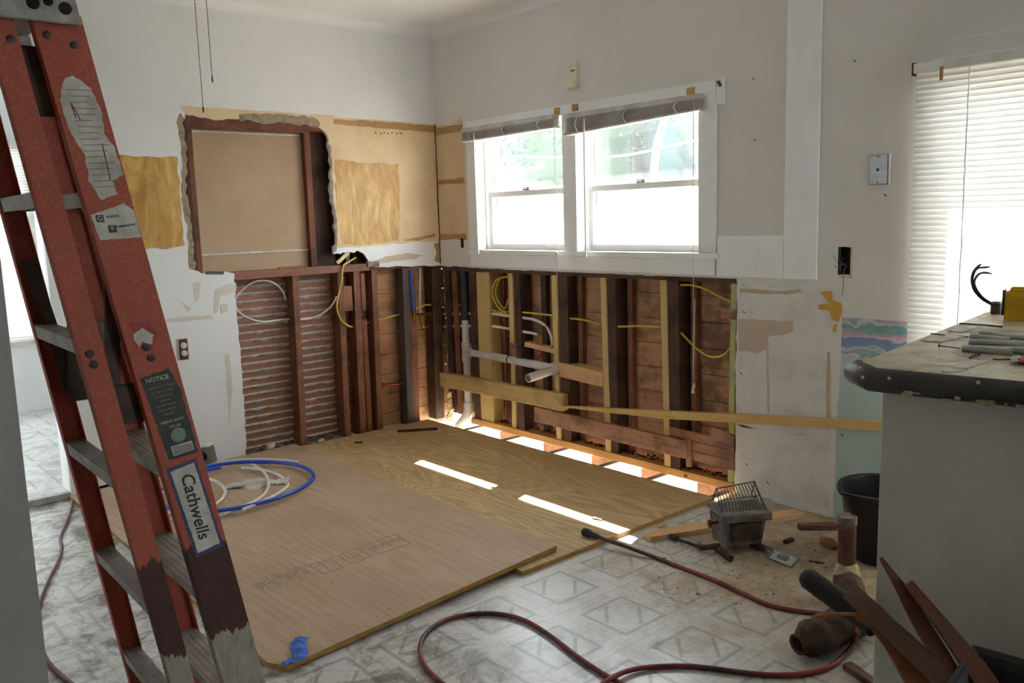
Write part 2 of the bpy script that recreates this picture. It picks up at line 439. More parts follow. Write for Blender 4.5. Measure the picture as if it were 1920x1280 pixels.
M['pvc'] = plain('white_pvc', 'd4d0cc', 'bfb8b0', 8, 0.4)
M['abs'] = plain('black_drain_pipe', '26242c', '1b1a20', 12, 0.45)
M['pexw'] = plain('white_pex', 'dedcd8', 'c4c0ba', 10, 0.4)
M['pexb'] = plain('blue_pex', '1c4fc0', '1740a0', 10, 0.35)
M['nmy'] = plain('yellow_cable_sheath', 'd3bd45', 'b39a34', 20, 0.5)
M['nmw'] = plain('white_cable_sheath', 'dcdad2', 'b9b4a8', 20, 0.5)
M['brass'] = plain('brass_fitting', 'b08a3a', '8a6626', 20, 0.35, 0.9)
M['copper'] = plain('copper_tube', 'b06a48', '8a4a30', 20, 0.35, 0.95)
M['redband'] = plain('red_tape', 'a02838', '7c1c2a', 20, 0.5)
M['rust'] = plain('rusted_iron', '6e4630', '3a241a', 16, 0.85, 0.2, bmp=0.6, detail=8)
M['rustdark'] = plain('dark_rusted_iron', '5e463a', '33251f', 22, 0.85, 0.2, bmp=0.7, detail=8)
M['lead'] = plain('cream_joint_compound', 'cfc69a', '8d8062', 40, 0.9)
M['bin'] = plain('navy_black_plastic', '15161d', '101117', 10, 0.42)
M['rag'] = plain('crumpled_white_cloth', 'd5d0c6', 'aba394', 10, 0.9)
M['bluetape'] = plain('blue_painters_tape', '3f78d0', '2f5cb0', 25, 0.6)
M['cream'] = plain('cream_plastic', 'ddd6bd', 'cbc2a6', 8, 0.4)
M['plastw'] = plain('white_plastic', 'dddad4', 'c4bfb6', 8, 0.4)
M['platesteel'] = plain('brushed_steel_plate', '8f8c89', '7a7774', 30, 0.35, 0.8)
def cordmat():
    m, nt, N, L, P = newmat('dirty_red_cord'); P.inputs['Roughness'].default_value = 0.5
    a = noise(nt, coords(nt), 2.4, 4, 0.6); b = noise(nt, coords(nt), 60, 3)
    col = ramp(nt, a, [(0.40, '8f2a2e'), (0.50, '6a2228'), (0.58, '2a1a1e')])
    col = mixc(nt, ramp(nt, b, [(0.5, 0.0), (0.8, 0.35)]), col, 'a8686a')
    L.new(col, P.inputs['Base Color']); return m
M['cord'] = cordmat()
M['cordp'] = plain('maroon_cord', '6e3a48', '4c2a38', 12, 0.45)
M['counter_k'] = plain('black_rolled_edge', '2a2624', '3b3734', 16, 0.45, bmp=0.15)
def countertop():
    m, nt, N, L, P = newmat('dusty_laminate_top')
    v = coords(nt); a = noise(nt, v, 6, 7, 0.7, 0.8); b = noise(nt, v, 40, 5, 0.7); c = noise(nt, coords(nt, (3, 9, 1)), 3.5, 6, 0.72)
    col = ramp(nt, b, [(0.3, 'cfc3a6'), (0.6, 'b8ab90'), (0.8, 'dcd4c2')])
    col = mixc(nt, ramp(nt, a, [(0.52, 0.0), (0.66, 0.6)]), col, '6d6359')
    col = mixc(nt, ramp(nt, c, [(0.58, 0.0), (0.66, 0.75)]), col, 'd5d0c8')
    L.new(col, P.inputs['Base Color']); L.new(ramp(nt, a, [(0.4, 0.35), (0.6, 0.7)]), P.inputs['Roughness']); return m
M['counter'] = countertop()
M['cab'] = plain('dirty_cream_cabinet_panel', 'dad7cb', 'c2bdac', 4, 0.6, lo=0.4, hi=0.75, stretch=(1, 1, 0.4))
M['yellow'] = plain('yellow_card_box', 'd9ac18', 'c2930f', 6, 0.6)
M['yellow2'] = plain('dark_yellow_line', '9a7a16', '86680f', 20, 0.6)
M['conduit'] = plain('galvanised_conduit', 'bdc1bd', '9a9e98', 18, 0.4, 0.3)
M['box_metal'] = plain('dark_metal_box', '5c564e', '3d3832', 26, 0.5, 0.6)
M['wire_k'] = plain('dark_purple_wire', '241c26', '32242a', 20, 0.45)
M['redplast'] = plain('red_plastic', 'a8261f', '7c1a16', 20, 0.4)
M['debris_wood'] = wood('splintered_brown_wood', '7d5a48', '5c4234', 'y', '2a160c', stainc='3c2a22', stain=0.5)
M['debris_orange'] = wood('fresh_broken_wood', 'a8642c', '7c4420', 'y', '30180a', stainc='553020', stain=0.6)
M['debris_dark'] = wood('dark_reddish_splinter', '6e402c', '4a2a1e', 'y', '22100a', stainc='3c2a22', stain=0.4)
M['bin_grey'] = plain('dark_grey_bin', '4b4648', '3a3638', 8, 0.6)
M['heater'] = plain('sooty_grey_steel', '827f7b', '4a423c', 14, 0.7, 0.4, bmp=0.3)
M['heater_d'] = plain('rusty_dark_steel', '5a4a42', '362b26', 20, 0.7, 0.4, bmp=0.3)
M['wire'] = plain('grey_wire_guard', '5a5a58', '47433e', 20, 0.5, 0.7)
M['slat_g'] = plain('greyed_blind_slats', 'd0c8c0', 'a89f97', 10, 0.5)
def blindmat():
    m, nt, N, L, P = newmat('white_blind_slat')
    P.inputs['Base Color'].default_value = (*rgb('d8d5cf'), 1); P.inputs['Roughness'].default_value = 0.5
    tr = N.new('ShaderNodeBsdfTranslucent'); tr.inputs['Color'].default_value = (0.82, 0.82, 0.80, 1)
    mx = N.new('ShaderNodeMixShader'); mx.inputs[0].default_value = 0.36
    f = noise(nt, coords(nt), 8, 2)
    L.new(ramp(nt, f, [(0.3, 'dcd9d3'), (0.7, 'cfcbc4')]), P.inputs['Base Color'])
    L.new(P.outputs[0], mx.inputs[1]); L.new(tr.outputs[0], mx.inputs[2]); L.new(mx.outputs[0], N['Material Output'].inputs['Surface']); return m
M['blinds'] = blindmat()
def glassmat(name, haze, tint=(1, 1, 1)):
    m, nt, N, L, P = newmat(name); N.remove(P)
    t = N.new('ShaderNodeBsdfTransparent'); t.inputs['Color'].default_value = (*tint, 1)
    g = N.new('ShaderNodeBsdfGlossy'); g.inputs['Roughness'].default_value = 0.02
    d = N.new('ShaderNodeBsdfTranslucent'); d.inputs['Color'].default_value = (0.9, 0.92, 0.94, 1)
    a = N.new('ShaderNodeMixShader'); b = N.new('ShaderNodeMixShader'); a.inputs[0].default_value = 0.05
    f = noise(nt, coords(nt), 5, 5); fr = ramp(nt, f, [(0.35, haze * 0.6), (0.7, haze)])
    L.new(fr, b.inputs[0])
    L.new(t.outputs[0], a.inputs[1]); L.new(g.outputs[0], a.inputs[2]); L.new(a.outputs[0], b.inputs[1]); L.new(d.outputs[0], b.inputs[2])
    L.new(b.outputs[0], N['Material Output'].inputs['Surface']); return m
M['glass'] = glassmat('dusty_window_glass', 0.035)
M['tray'] = glassmat('cloudy_clear_plastic', 0.12, (0.9, 0.93, 0.95))
def border():
    m, nt, N, L, P = newmat('seascape_wallpaper_border'); P.inputs['Roughness'].default_value = 0.55
    tc = nt.nodes.new('ShaderNodeTexCoord'); sp = nt.nodes.new('ShaderNodeSeparateXYZ'); L.new(tc.outputs['Object'], sp.inputs[0])
    n = noise(nt, coords(nt, (1, 7, 13)), 1.6, 4, 0.55, 0.7)
    t = math_(nt, 'ADD', math_(nt, 'MULTIPLY', math_(nt, 'SUBTRACT', sp.outputs['Z'], 0.72), 5.8), math_(nt, 'MULTIPLY', math_(nt, 'SUBTRACT', n, 0.5), 0.55))
    col = ramp(nt, t, [(0.0, 'c3a0ae'), (0.08, 'd3c2bd'), (0.13, '6d9a96'), (0.24, 'c9c3bc'), (0.30, '7d8fb2'), (0.48, '6f86ad'),
                       (0.54, 'd0bfba'), (0.60, 'c894a0'), (0.70, '7fa3a0'), (0.80, '5f928c'), (0.90, 'cfc4b8'), (0.96, '8494b2'), (1.0, 'c0a0ac')])
    L.new(col, P.inputs['Base Color']); return m
M['border'] = border()

M['ground'] = plain('pale_concrete_ground', 'c4bcae', 'a89e8e', 4, 0.95)
M['dirt'] = plain('crawl_space_dirt', '9c8468', '6e5a44', 12, 0.95)
M['fence'] = plain('white_vinyl_fence', 'e4e4e2', 'd0d0ce', 2, 0.4)
M['bark'] = plain('tree_bark', '6a5a48', '4a3e32', 20, 0.9, bmp=0.6)
M['leaf'] = plain('leaf_green', '1e3d20', '0c2010', 3, 0.6)
M['leaf2'] = plain('leaf_blue_green', '1d403a', '0b2224', 3, 0.6)
M['ext'] = plain('white_exterior_siding', 'd8d6d0', 'c2beb6', 5, 0.7)
M['shingle'] = plain('grey_roof_shingle', '6a6664', '4e4a48', 30, 0.9)

# ------------------------------------------------------------------ the room shell
HC = 2.56
floor = MB()
fl_loops = [[(-6.5, -8.5), (0.02, -8.5), (0.02, -2.352), (-0.175, -2.352), (-0.175, 0.11), (-1.44, 0.11), (-1.44, 0.0), (-6.5, 0.0)]]
floor.prism(fl_loops, lambda a, b: (a, b, 0.0), (0, 0, -1), 0.025)
floor.build('floor', M['vinyl'], kind='structure')
MB().prism([[(-6.5, 0.0), (-1.44, 0.0), (-1.44, 0.14), (0.0, 0.14), (0.0, 2.4), (-6.5, 2.4)]], lambda a, b: (a, b, 0.03), (0, 0, -1), 0.05).build('floor_hall', M['vinyl_far'], kind='structure')
MB().box(-6.5, 0.2, -8.5, 2.5, HC, HC + 0.1).build('ceiling', M['ceil'], kind='structure')
# coved moulding along the two walls
def cove(axis):
    mb = MB(); s1, s2 = [], []
    prof = [(0.0, HC - 0.055)] + [(0.055 * (1 - math.cos(t)), HC - 0.055 + 0.055 * math.sin(t)) for t in [k * math.pi / 12 for k in range(1, 7)]] + [(0.0, HC)]
    if axis == 'A': secs = [[(x, -a, z) for a, z in prof] for x in (-6.5, 0.0)]
    else: secs = [[(-a, y, z) for a, z in prof] for y in (-8.5, 0.0)]
    return mb.loft(secs)
cove('A').build('trim_1', M['ceil'], kind='structure', smooth=True)
cove('B').build('trim_2', M['ceil'], kind='structure', smooth=True)

# --- left wall of the picture (plane y = 0)
outA = [(-6.5, 0.03), (-3.4, 0.03), (-3.4, 2.06), (-2.385, 2.06), (-2.385, 0.0)]
tail = rough([(-2.385, 0.0), (-1.455, 0.0)], 0.0, 0.5, False)[1:]
holeL = rough([(-1.66, 1.115), (-1.655, 1.3), (-1.668, 1.55), (-1.652, 1.75), (-1.660, 1.90), (-1.64, 1.945)], 0.010, 0.02, False)
holeT = rough([(-1.64, 1.945), (-1.45, 1.925), (-1.30, 1.935), (-1.20, 1.915), (-1.05, 1.93), (-0.90, 1.915), (-0.83, 1.90)], 0.010, 0.02, False)
holeR = rough([(-0.83, 1.90), (-0.79, 1.84), (-0.785, 1.7), (-0.795, 1.5), (-0.775, 1.35), (-0.78, 1.22), (-0.80, 1.16)], 0.012, 0.02, False)
edge = rough([(-1.455, 0.0), (-1.44, 0.10), (-1.437, 0.30), (-1.44, 0.7), (-1.437, 1.085)], 0.006, 0.02, False) \
     + rough([(-1.437, 1.085), (-1.50, 1.10), (-1.56, 1.085), (-1.66, 1.115)], 0.010, 0.02, False) \
     + holeL \
     + holeT \
     + holeR \
     + rough([(-0.80, 1.16), (-0.72, 1.165), (-0.62, 1.17), (-0.575, 1.13), (-0.54, 1.075), (-0.47, 1.062)], 0.008, 0.015, False) \
     + rough([(-0.47, 1.062), (-0.25, 1.052), (-0.03, 1.045), (0.0, 1.045)], 0.004, 0.02, False)
outA = outA[:4] + [(-2.385, 0.0)] + edge + [(0.0, 1.045), (0.0, HC), (-6.5, HC)]
wa = MB().prism([outA], lambda a, b: (a, 0.0, b), (0, 1, 0), 0.022).build('wall_left', M['wall'], kind='structure')
BASE['wall_left'] = Vector((0, 0, 0))
# the hall side of the same wall
MB().prism([[(-2.385, 0.0), (-0.0, 0.0), (0.0, HC), (-6.5, HC), (-6.5, 0.0), (-3.4, 0.0), (-3.4, 2.06), (-2.385, 2.06)]], lambda a, b: (a, 0.128, b), (0, 1, 0), 0.015).build('hall_face', M['wall'], wa)
MB().box(-2.385, -2.37, 0.022, 0.128, 0, 2.06).box(-3.415, -3.4, 0.022, 0.128, 0, 2.06).box(-3.4, -2.385, 0.022, 0.128, 2.06, 2.075).build('jamb', M['trim'], wa)
MB().box(-2.385, -2.32, -0.012, 0.0, 0.0, 2.12).box(-3.465, -3.4, -0.012, 0.0, 0.0, 2.12).box(-3.4, -2.385, -0.012, 0.0, 2.06, 2.12).build('trim_3', M['trim'], kind='structure', bevel=0.003)
MB().box(-3.4, -2.385, -0.02, 0.02, 0.0, 0.036).build('trim_4', M['alu'], kind='structure', bevel=0.004)

def patch(plane, pts, mat, name, parent, off=0.001, amp=0.006, step=0.025, pix=True, holes=None):
    P = {'A': PA, 'B': PB}[plane]
    def cv(q):
        if not pix: return q
        w_ = P(*q); return (w_.x, w_.z) if plane == 'A' else (w_.y, w_.z)
    q = rough([cv(p) for p in pts], amp, step)
    fm = (lambda a, b: (a, -off, b)) if plane == 'A' else (lambda a, b: (-off, a, b))
    return MB().prism([q], fm, (0, 1, 0) if plane == 'A' else (1, 0, 0), off).build(name, mat, parent)

# bare board band, glue stains and scrapes on the left wall
def strip_patch(a, b, mat, name, off):
    MB().prism([a + b], lambda u, v: (u, -off, v), (0, 1, 0), off).build(name, mat, wa)
strip_patch([q for q in holeR if q[1] > 1.19], rough([(-0.78, 1.195), (-0.5, 1.195), (-0.2, 1.21), (0.0, 1.205)], 0.004, 0.03, False) + [(0.0, 1.205), (0.0, 1.965), (-0.35, 1.975), (-0.80, 1.975)], M['raw'], 'bare_board', 0.0008)
strip_patch(holeT, rough([(-0.81, 1.90), (-0.76, 1.95), (-0.75, 1.987), (-1.2, 1.987), (-1.665, 1.987), (-1.66, 1.95)], 0.004, 0.03, False), M['raw'], 'bare_board', 0.0009)
strip_patch([q for q in holeT if -1.36 < q[0] < -0.84], rough([(-0.84, 1.935), (-0.88, 1.968), (-1.1, 1.978), (-1.36, 1.962)], 0.006, 0.02, False), M['grout'], 'plaster_edge', 0.0013)
strip_patch(holeL, rough([(-1.668, 1.95), (-1.690, 1.90), (-1.676, 1.72), (-1.698, 1.5), (-1.680, 1.32), (-1.688, 1.15), (-1.68, 1.10)], 0.006, 0.02, False), M['grout'], 'plaster_edge', 0.0013)
strip_patch([q for q in holeR if q[1] < 1.84], rough([(-0.785, 1.17), (-0.768, 1.25), (-0.764, 1.36), (-0.782, 1.5), (-0.775, 1.7), (-0.780, 1.83)], 0.004, 0.02, False), M['grout'], 'plaster_edge', 0.0016)
patch('A', [(-0.75, 1.965), (-0.3, 1.965), (0.0, 1.96), (0.0, 1.915), (-0.4, 1.925), (-0.75, 1.935)], M['rawdark'], 'glue_band', wa, 0.0013, 0.004, pix=False)
patch('A', [(-2.06, 1.722), (-1.70, 1.718), (-1.705, 1.5), (-1.70, 1.25), (-1.80, 1.235), (-2.06, 1.245)], M['glue'], 'adhesive_stain', wa, 0.0015, 0.006, pix=False)
patch('A', [(-0.755, 1.725), (-0.55, 1.712), (-0.30, 1.706), (-0.305, 1.45), (-0.33, 1.225), (-0.55, 1.205), (-0.735, 1.215), (-0.765, 1.45)], M['glue'], 'adhesive_stain', wa, 0.0015, 0.006, pix=False)
patch('A', [(-0.55, 1.095), (-0.42, 1.13), (-0.25, 1.14), (-0.14, 1.12), (-0.20, 1.10), (-0.45, 1.085)], M['mud'], 'paint_scar', wa, 0.0015, 0.004, pix=False)
patch('A', [(-0.30, 1.225), (-0.15, 1.24), (-0.04, 1.26), (-0.03, 1.24), (-0.18, 1.215)], M['rawdark'], 'paint_scar', wa, 0.0016, 0.003, pix=False)
patch('A', [(-0.05, 1.19), (-0.01, 1.2), (-0.01, 1.06), (-0.05, 1.08), (-0.03, 1.13)], M['rawdark'], 'paint_scar', wa, 0.0016, 0.004, pix=False)
patch('A', [(402, 545), (425, 533), (443, 530), (443, 545), (412, 556), (408, 585), (400, 590)], M['faint'], 'paint_scar', wa, 0.0012, 0.004)
patch('A', [(412, 572), (424, 568), (428, 582), (416, 588)], M['faint'], 'paint_scar', wa, 0.0016, 0.003)
patch('A', [(300, 600), (345, 594), (395, 590), (400, 597), (350, 602), (300, 607)], M['faint'], 'paint_scar', wa, 0.0012, 0.003)
patch('A', [(422, 665), (430, 662), (436, 730), (430, 790), (426, 730)], M['faint'], 'paint_scar', wa, 0.0012, 0.003)
patch('A', [(340, 565), (360, 578), (352, 585)], M['faint'], 'paint_scar', wa, 0.0012, 0.004)
patch('A', [(362, 530), (376, 528), (374, 560), (366, 566)], M['faint'], 'paint_scar', wa, 0.0012, 0.004)
# row of small nail holes
for k, px in enumerate((704, 714, 720, 727, 735, 744, 750, 753)):
    p = PA(px, 249 + (k % 2) * 1.5); MB().lathe([(0.005, 0), (0.005, 0.0015)], p, (0, -1, 0), 8).build('nail_hole', M['hole'], wa)
# horizontal ridge line in the paint at the old soffit height
MB().box(-2.30, -1.69, -0.006, 0.0, 1.985, 1.995).box(-0.74, -0.02, -0.004, 0.0, 1.98, 1.986).build('trim_5', M['wall'], kind='structure')
# crack line in the corner
mb = MB()
for k in range(14):
    z = 1.06 + k * 0.065; mb.tube([(-0.004, -0.003, z), (-0.002 + random.uniform(-.004, .003), -0.003, z + 0.065)], 0.0035, 5, 0)
mb.build('corner_crack', M['darkscrap'], wa)

# --- right wall of the picture (plane x = 0)
W1 = (-1.205, -0.44); W2 = (-2.127, -1.31); WZ = (1.155, 1.915)
D3 = (-4.75, -3.165); D3Z = (0.14, 1.885)
holeO = [(-2.837, 1.07), (-2.837, 1.187), (-2.895, 1.185), (-2.897, 1.072)]
outB = [(0.0, 1.045)] + rough([(0.0, 1.045), (-0.08, 1.035), (-0.15, 1.045), (-0.35, 1.036), (-0.7, 1.034), (-1.2, 1.034), (-2.0, 1.034), (-2.335, 1.03)], 0.004, 0.03, False)[1:] \
     + rough([(-2.335, 1.03), (-2.338, 0.8), (-2.333, 0.6), (-2.34, 0.3), (-2.335, 0.0)], 0.005, 0.02, False) + [(-2.335, 0.0), (-8.5, 0.0), (-8.5, HC), (0.0, HC)]
winholes = [[(a, WZ[0]), (b, WZ[0]), (b, WZ[1]), (a, WZ[1])] for a, b in (W1, W2)] + [[(D3[0], D3Z[0]), (D3[1], D3Z[0]), (D3[1], D3Z[1]), (D3[0], D3Z[1])]]
wbh = winholes + [rough(holeO, 0.002, 0.02)] + [rough([(-2.700, 0.895), (-2.718, 0.925), (-2.745, 0.905), (-2.765, 0.885), (-2.72, 0.88)], 0.004, 0.015)]
wb = MB().prism([outB] + wbh, lambda a, b: (0.0, a, b), (1, 0, 0), 0.022).build('wall_right', M['wallb'], kind='structure')
# outer skin: sheathing boards with dark joints between them
mb = MB(); z = 0.003
while z < 2.6:
    h = 0.133; z1 = z + h
    segs = [(-8.6, 0.14)]
    for a, b, lo, hi in ((*W1, *WZ), (*W2, *WZ), (*D3, *D3Z)):
        if z1 > lo - 0.005 and z < hi + 0.005:
            ns = []
            for s0, s1 in segs:
                if s1 <= a or s0 >= b: ns.append((s0, s1))
                else:
                    if s0 < a: ns.append((s0, a))
                    if s1 > b: ns.append((b, s1))
            segs = ns
    for s0, s1 in segs:
        mb.box(0.112 + random.uniform(-.002, .002), 0.135, s0, s1, z + 0.002, z1 - 0.002)
    z = z1
mb.build('sheathing_boards', M['siding'], wb)
ext = MB().prism([[(-8.6, 0.0), (0.16, 0.0), (0.16, 2.65), (-8.6, 2.65)]] + winholes, lambda a, b: (0.136, a, b), (1, 0, 0), 0.015)
ext.build('exterior_siding', M['ext'], wb)
# closing faces round the far door opening
MB().box(0.022, 0.112, D3[0] - 0.02, D3[0], D3Z[0], D3Z[1]).box(0.022, 0.112, D3[1], D3[1] + 0.02, D3Z[0], D3Z[1]).box(0.022, 0.112, D3[0], D3[1], D3Z[1], D3Z[1] + 0.02).box(0.022, 0.112, D3[0], D3[1], D3Z[0] - 0.02, D3Z[0]).build('jamb', M['trim'], wb)

# bare board by the corner, paint scars, old paint
patch('B', [(-0.005, 1.965), (-0.18, 1.945), (-0.29, 1.985), (-0.30, 1.95), (-0.305, 1.22), (-0.15, 1.225), (-0.005, 1.21)], M['raw'], 'bare_board', wb, 0.0008, 0.005, pix=False)
for z0, z1 in ((1.895, 1.945), (1.575, 1.61), (1.215, 1.255)):
    patch('B', [(-0.01, z0), (-0.01, z1), (-0.15, z1 - .003), (-0.29, z1), (-0.295, z0), (-0.15, z0 + .004)], M['rawdark'], 'glue_band', wb, 0.0014, 0.004, pix=False)
patch('B', [(1385, 597), (1440, 600), (1487, 602), (1487, 622), (1440, 632), (1437, 655), (1415, 663), (1385, 658)], M['mud'], 'tan_primer', wb, 0.001, 0.006)
patch('B', [(1387, 541), (1420, 542), (1470, 546), (1497, 541), (1508, 548), (1470, 552), (1387, 549)], M['tanline'], 'paint_scar', wb, 0.0012, 0.003)
patch('B', [(1385, 545), (1385, 915), (1555, 955), (1560, 660), (1578, 600), (1582, 540), (1500, 530), (1388, 530)], M['scuff'], 'scuffed_panel', wb, 0.0005, 0.003)
patch('B', [(1538, 548), (1560, 546), (1562, 562), (1578, 568), (1580, 585), (1572, 604), (1560, 598), (1555, 582), (1536, 580), (1534, 572), (1556, 570)], M['yellowpatch'], 'old_paint', wb, 0.0014, 0.004)
patch('B', [(1563, 610), (1570, 606), (1568, 622), (1561, 622)], M['yellowpatch'], 'old_paint', wb, 0.0014, 0.003)
patch('B', [(1551, 660), (1557, 660), (1558, 780), (1553, 810), (1549, 780)], M['tanline'], 'paint_scar', wb, 0.0012, 0.003)
patch('B', [(1438, 620), (1441, 660), (1443, 775), (1439, 775), (1437, 660)], M['mud'], 'paint_scar', wb, 0.0012, 0.002)
patch('B', [(1380, 795), (1395, 797), (1420, 804), (1395, 801)], M['darkscrap'], 'wall_crack', wb, 0.0014, 0.002)
patch('B', [(1479, 817), (1500, 810), (1520, 817), (1500, 815)], M['raw'], 'paint_scar', wb, 0.0012, 0.004)
# wallpaper border and aqua paint below it
MB().box(-0.0008, 0, -3.165, -2.862, 0.725, 0.892).build('wallpaper_border', M['border'], wb)
patch('B', [(-2.862, 0.725), (-3.165, 0.725), (-3.165, 0.0), (-2.845, 0.0), (-2.85, 0.4)], M['teal'], 'aqua_paint', wb, 0.0007, 0.004, pix=False)
MB().box(-0.0007, 0, -8.5, -4.8, 0, 0.73).build('aqua_paint', M['teal'], wb)
# small scratches and nail holes
for px, py in ((1413, 148), (1415, 262), (1603, 114), (1660, 366), (1390, 700), (1400, 870), (1579, 815), (1440, 905), (1395, 585)):
    p = PB(px, py); MB().obox(p, (0, .8, .6), (0, -.6, .8), (1, 0, 0), 0.014, 0.004, 0.003).build('nail_hole', M['rivet'], wb)

# raised flat boards round the window (old panel trim)
MB().box(-0.012, 0.0, -2.745, -2.585, 1.045, HC - 0.05).build('trim_6', M['trim'], kind='structure', bevel=0.003)
MB().box(-0.012, 0.0, -2.585, -2.23, 1.045, 1.236).build('trim_7', M['trim'], kind='structure', bevel=0.003)
MB().box(-0.016, -0.012, -2.455, -2.345, 1.075, 1.185).box(-0.014, -0.012, -2.585, -2.455, 1.13, 1.135).build('trim_8', M['trim'], kind='structure', bevel=0.001)

# --- rooms' other walls
MB().box(-6.5, 0.2, 2.39, 2.5, 0, 0.56).box(-6.5, -3.4, 2.39, 2.5, 0.56, 1.98).box(-1.90, 0.2, 2.39, 2.5, 0.56, 1.98).box(-6.5, 0.2, 2.39, 2.5, 1.98, HC).build('wall_hall', M['wall'], kind='structure')
MB().box(-0.0, 0.11, 0.143, 2.5, -0.1, HC).build('wall_hall_side', M['wall'], kind='structure')
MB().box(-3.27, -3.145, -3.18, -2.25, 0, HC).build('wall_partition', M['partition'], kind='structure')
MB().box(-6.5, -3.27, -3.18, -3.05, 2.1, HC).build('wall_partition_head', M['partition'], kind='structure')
# back wall and hall side wall, each with an unseen opening added for light
MB().box(-6.5, 0.2, -8.6, -8.5, 0, 0.7).box(-6.5, -1.2, -8.6, -8.5, 0.7, 2.2).box(-0.55, 0.2, -8.6, -8.5, 0.7, 2.2).box(-6.5, 0.2, -8.6, -8.5, 2.2, HC).build('wall_back', M['wall'], kind='structure')
MB().box(-6.6, -6.5, -8.6, 2.5, 0, 0.7).box(-6.6, -6.5, -8.6, -0.3, 0.7, 2.2).box(-6.6, -6.5, 1.8, 2.5, 0.7, 2.2).box(-6.6, -6.5, -8.6, 2.5, 2.2, HC).build('wall_side', M['wall'], kind='structure')
# roof edge over the window wall: its shadow limits the sun on the floor
MB().box(0.15, 0.62, -8.6, 2.6, 2.315, 2.415).build('roof_eave', M['ext'], kind='structure')


# ------------------------------------------------------------------ opened left wall: laths, studs, header
lt = thing('lathwork', 'rough wood laths oozing grey plaster keys in the opened wall beneath the boarded window', 'lath wall', (-1.1, 0.1, 0))
mb = MB(); kb = MB(); z = 0.0
rows = 23; hh = 1.05 / rows
def keyrow(x0, x1, zc):
    n = int((x1 - x0) / 0.010); s0 = random.random() * 90; top, bot, fr = [], [], []
    for j in range(n + 1):
        x = x0 + (x1 - x0) * j / n
        a = mnoise.noise(Vector((s0 + x * 16, 0, 0))) * 0.6 + mnoise.noise(Vector((s0 + x * 55, 3, 0))) * 0.5
        d = max(0.0005, 0.010 + 0.020 * a)
        top.append(Vector((x, 0.098, zc + 0.0035))); fr.append(Vector((x, 0.094 - d * 0.75, zc - 0.002 - d * 0.25))); bot.append(Vector((x, 0.096, zc - 0.004 - d * 1.0)))
    back = [Vector((p.x, 0.108, zc)) for p in top]
    return [[a, b, c, d] for a, b, c, d in zip(top, fr, bot, back)]
for k in range(rows):
    zc = (k + 0.5) * hh
    for x0, x1 in ((-1.46, -1.09), (-1.09, -0.80), (-0.80, -0.60)):
        dz = random.uniform(-0.002, 0.002)
        mb.board((x0, 0.105, zc + dz), (x1, 0.105, zc + random.uniform(-.002, .002)), 0.008, hh - 0.007, (0, 0, 1), 3, 0.001)
    for x0, x1 in ((-1.45, -1.08), (-1.03, -0.80)):
        if k < rows - 1: kb.loft(keyrow(x0, x1, zc + hh / 2))
mb.build('laths', M['lath'], lt)
kb.build('plaster_keys', M['key'], lt, label='grey lumpy plaster squeezed between laths', kind='stuff')
# boards behind the right hand bays of the left wall
sw = thing('board_sheathing', 'red-brown plank sheathing seen between studs near the room corner', 'sheathing', (-0.3, 0.1, 0))
mb = MB(); z = -0.05
while z < 1.2:
    mb.box(-0.62, 0.10, 0.106 + random.uniform(-.002, .002), 0.124, z + 0.002, z + 0.131); z += 0.133
mb.build('boards', M['siding_x'], sw)
MB().board((-0.62, 0.098, 1.12), (0.05, 0.098, 1.12), 0.012, 0.16, (0, 0, 1), 2).build('blocking_board', M['stud_dark'], sw)

def stud(name, mat, label, p0, p1, wx, wy, seg=8, jit=0.0015, group=None):
    """upright timber, wx along x, wy along y"""
    mb = MB(); p0 = Vector(p0); p1 = Vector(p1); secs = []; s0 = random.random() * 80
    for k in range(seg + 1):
        c = p0.lerp(p1, k / seg); q = []
        for a, b in ((-1, -1), (1, -1), (1, 1), (-1, 1)):
            q.append(c + Vector((a * wx / 2, b * wy / 2, 0)) + mnoise.noise_vector(Vector((s0 + k * 0.7, a * 2.0, b * 5.0))) * jit)
        secs.append(q)
    o = mb.loft(secs).build(name, M[mat], None, bevel=0.002, label=label, cat='stud', group=group, base=(p0.x, p0.y, min(p0.z, p1.z)))
    return o
GA = 'old studs in the wall with the boarded window'
ZA = 1.045
for x0, x1, mat, lab in (
    (-1.095, -1.056, 'stud_old', 'red-brown old stud dividing the two bays of grey-keyed laths'),
    (-0.792, -0.752, 'stud_old', 'old stud closing the second lath bay, near the end of the white cable loop'),
    (-0.682, -0.636, 'stud_old', 'old red stud that the yellow cable passes behind, first of the tight pair'),
    (-0.551, -0.511, 'stud_old', 'old red-brown stud just before the plain plank bay with the copper stub'),
    (-0.318, -0.272, 'stud_grey', 'weathered grey stud face beside the blue pipe'),
    (-0.272, -0.222, 'stud_old', 'orange-brown stud nailed to the grey stud, behind the blue pipe'),
    (-0.085, -0.015, 'stud_dark', 'very dark corner stud of the boarded-window wall')):
    stud('wall_stud', mat, lab, ((x0 + x1) / 2, 0.048, 0.0), ((x0 + x1) / 2 + 0.012, 0.048, ZA), x1 - x0, 0.090, group=GA)
MB().obox((-0.595, 0.06, 0.37), (1, 0, 0), (0, 1, 0), (0, 0, 1), 0.035, 0.07, 0.73).build('wall_stud', M['stud_old'], None, bevel=0.002, label='short cut-off stud beside the tight pair, its top below the yellow cable', cat='stud', group=GA, base=(-0.595, 0.06, 0))
MB().obox((-0.592, 0.06, 0.91), (1, 0, 0), (0, 1, 0), (0, 0, 1), 0.03, 0.07, 0.235).build('wall_stud', M['stud_old'], None, bevel=0.002, label='short upper length of cut stud under the chewed plaster hole', cat='stud', group=GA, base=(-0.592, 0.06, 0.79))
